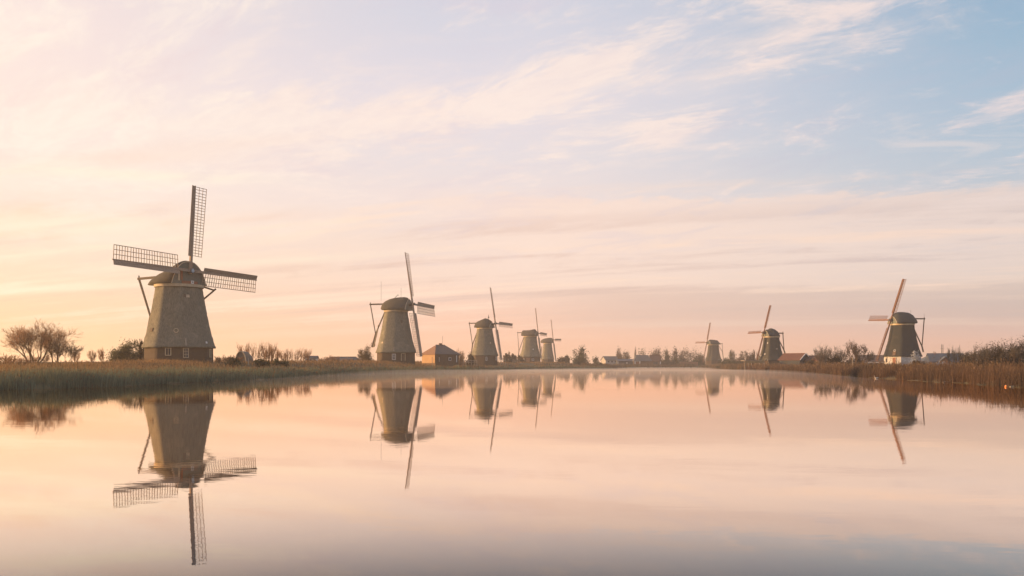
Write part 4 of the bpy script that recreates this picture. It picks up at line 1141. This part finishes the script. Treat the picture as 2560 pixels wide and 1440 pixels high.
def blades(name, P, h, w, cols, t, r, lean=.16, head=None):
    n = len(P); L = Leaves(); z = ground_z(P)
    base = np.column_stack([P, z - .05]); yaw = r.random(n) * 6.283
    s = np.stack([np.cos(yaw), np.sin(yaw), np.zeros(n)], 1) * w[:, None] / 2
    ln = np.stack([r.normal(.05, lean, n), r.normal(0, lean, n), np.zeros(n)], 1) * h[:, None]
    mid = base + ln * .35 + np.array([0, 0, 1.0]) * (h * .55)[:, None]
    tip = base + ln + np.array([0, 0, 1.0]) * h[:, None]
    c = palette(r, cols, n, t)
    L.tri(np.stack([base - s, base + s, mid + s * .8], 1), c); L.tri(np.stack([base - s, mid + s * .8, mid - s * .8], 1), c)
    L.tri(np.stack([mid - s * .8, mid + s * .8, tip], 1), c)
    if head is not None:
        k = r.random(n) < head[0]; m_ = k.sum()
        q = tip[k]; dd = (tip - mid)[k]; dd /= np.linalg.norm(dd, axis=1)[:, None]
        sz = (w[k] * 1.5)[:, None]; sd_ = s[k] / (w[k][:, None] / 2)
        ch = palette(r, head[1], m_)
        L.tri(np.stack([q - dd * sz * 2.4 - sd_ * sz * .2, q + sd_ * sz * .7 - dd * sz, q + dd * sz * 1.6], 1), ch)
        L.tri(np.stack([q - dd * sz * 2.4 + sd_ * sz * .2, q - sd_ * sz * .7 - dd * sz, q + dd * sz * 1.6], 1), ch)
    return tag(link(name, L.mesh(name, M['reed'])), kind='stuff')


r = np.random.default_rng(5)
G_GREEN = [(.09, .115, .09), (.145, .172, .125), (.205, .215, .14), (.29, .245, .15)]
G_ORANGE = [(.16, .11, .06), (.27, .17, .085), (.36, .22, .10), (.22, .19, .09)]
G_RUST = [(.04, .037, .029), (.085, .061, .045), (.15, .095, .062), (.27, .165, .095)]
HEADS = [(.16, .11, .07), (.25, .17, .10)]
left = LS[1:15]
P, off = along_shore(left, 90000, r, 5.5, 1.15); D = np.hypot(P[:, 0], P[:, 1]); f = np.maximum(1, D / 75)
v = vnoise(P, .55, 3)
blades('reed_bed', P, np.clip(.78 + .36 * v + .16 * vnoise(P, 1.6, 71) + r.normal(0, .15, len(P)), .25, 1.7), .026 * f * r.uniform(.7, 1.4, len(P)), G_GREEN, .34 + .22 * v + off * .03, r, .13, (.12, HEADS))
P, off = along_shore(left, 85000, r, 30, .8, 4.0); D = np.hypot(P[:, 0], P[:, 1]); f = np.maximum(1, D / 75)
v = vnoise(P, .3, 7); near = 1 - sstep(D, 80, 125)
blades('tall_grass', P, np.clip((.50 + .45 * near) * (1 + .35 * v) + r.normal(0, .1, len(P)), .2, 1.5), .028 * f * r.uniform(.7, 1.4, len(P)), G_ORANGE, .38 + .3 * v, r, .22, (.15, HEADS))
far_pts = LS[14:] + FS + [RS[0], RS[1], RS[2]]
P, off = along_shore(far_pts, 26000, r, 14, 1.0); D = np.hypot(P[:, 0], P[:, 1]); f = np.maximum(1, D / 75)
v = vnoise(P, .12, 9)
blades('far_reeds', P, np.clip(1.5 + .6 * v + r.normal(0, .25, len(P)), .6, 3.2), .04 * f * r.uniform(.7, 1.4, len(P)), [(.06, .055, .04), (.12, .09, .055), (.20, .13, .075)], .5 + .35 * v, r, .13)
right = RS[1:]
P, off = along_shore(right, 130000, r, 7.5, 1.1); D = np.hypot(P[:, 0], P[:, 1]); f = np.maximum(1, D / 75)
v = vnoise(P, .5, 13); v2 = vnoise(P, .16, 17)
blades('rust_reeds', P, np.clip(1.12 + .42 * v + .2 * vnoise(P, 1.5, 73) + r.normal(0, .24, len(P)), .3, 2.2), .021 * f * r.uniform(.7, 1.4, len(P)), G_RUST, .50 + .22 * v + .2 * v2, r, .14, (.2, HEADS))
P, off = along_shore(right, 26000, r, 40, .9, 7.0); D = np.hypot(P[:, 0], P[:, 1]); f = np.maximum(1, D / 75)
v = vnoise(P, .25, 19)
blades('rough_grass', P, np.clip(.55 * (1 + .4 * v) + r.normal(0, .12, len(P)), .15, 1.2), .04 * f * r.uniform(.7, 1.4, len(P)), [(.06, .065, .035), (.12, .11, .055), (.18, .13, .065)], .5 + .3 * v, r, .2)

# ------------------------------------------------------------------ on the water
def bird(px, py, L, label, cat='bird', body='feather'):
    D = F * EYE / (py - HZ); b = thing('swimming_bird', at(px, D, 0), label, cat, rz=R(180))
    rg = []
    for x, w, h, zc in ((-.55, .03, .05, .30), (-.42, .14, .11, .22), (-.2, .23, .19, .16), (.08, .25, .21, .14), (.3, .19, .17, .14), (.44, .06, .06, .15)):
        rg.append([Vector((x * L, w * L * math.cos(a), (zc + h * math.sin(a)) * L)) for a in [2 * math.pi * k / 10 for k in range(10)]])
    MB().rings(rg).obj('body', M[body], b, True)
    nk = [(.36, .2), (.50, .34), (.50, .52), (.44, .66), (.50, .76), (.60, .76)]
    MB().tube([Vector((x * L, 0, z_ * L)) for x, z_ in nk], [.09 * L, .065 * L, .05 * L, .05 * L, .07 * L, .06 * L], 8).obj('neck_and_head', M[body], b, True)
    MB().tube([Vector((.62 * L, 0, .755 * L)), Vector((.76 * L, 0, .71 * L))], [.04 * L, .015 * L], 6).obj('bill', M['bill'], b)


bird(2191, 946.5, .44, 'white swimming bird at the edge of the rust-coloured reeds')
D = F * EYE / (967.5 - HZ); p = at(2515, D)
b = thing('buoy', (p.x, p.y, 0), 'small orange round buoy floating before the right-hand reeds', 'buoy')
rg = [[Vector((math.cos(a) * .09 * math.sin(u), math.sin(a) * .09 * math.sin(u), .05 - .09 * math.cos(u))) for a in [2 * math.pi * k / 12 for k in range(12)]] for u in np.linspace(.15, 2.95, 9)]
MB().rings(rg).obj('float', M['orange'], b, True); MB().tube([(0, 0, .13), (0, 0, .19)], .025, 6).obj('ring', M['iron'], b)
for px, py, L_, rz, lb in ((2371, 956.5, .55, 10, 'pale driftwood branch lying at the foot of the rust reeds'), (2552, 967.5, .75, -6, 'long pale driftwood branch at the right edge of the water')):
    D = F * EYE / (py - HZ)
    o = MB().tube([(-L_, 0, .03), (-L_ * .3, .05, .07), (L_ * .4, -.03, .05), (L_, .04, .10)], [.05, .06, .05, .02], 6).tube([(L_ * .3, 0, .06), (L_ * .7, .1, .28)], [.03, .012], 5).obj('driftwood', M['post'])
    o.location = at(px, D, 0); o.rotation_euler = (0, 0, R(rz)); tag(o, lb, 'driftwood', 'driftwood by the right reeds')
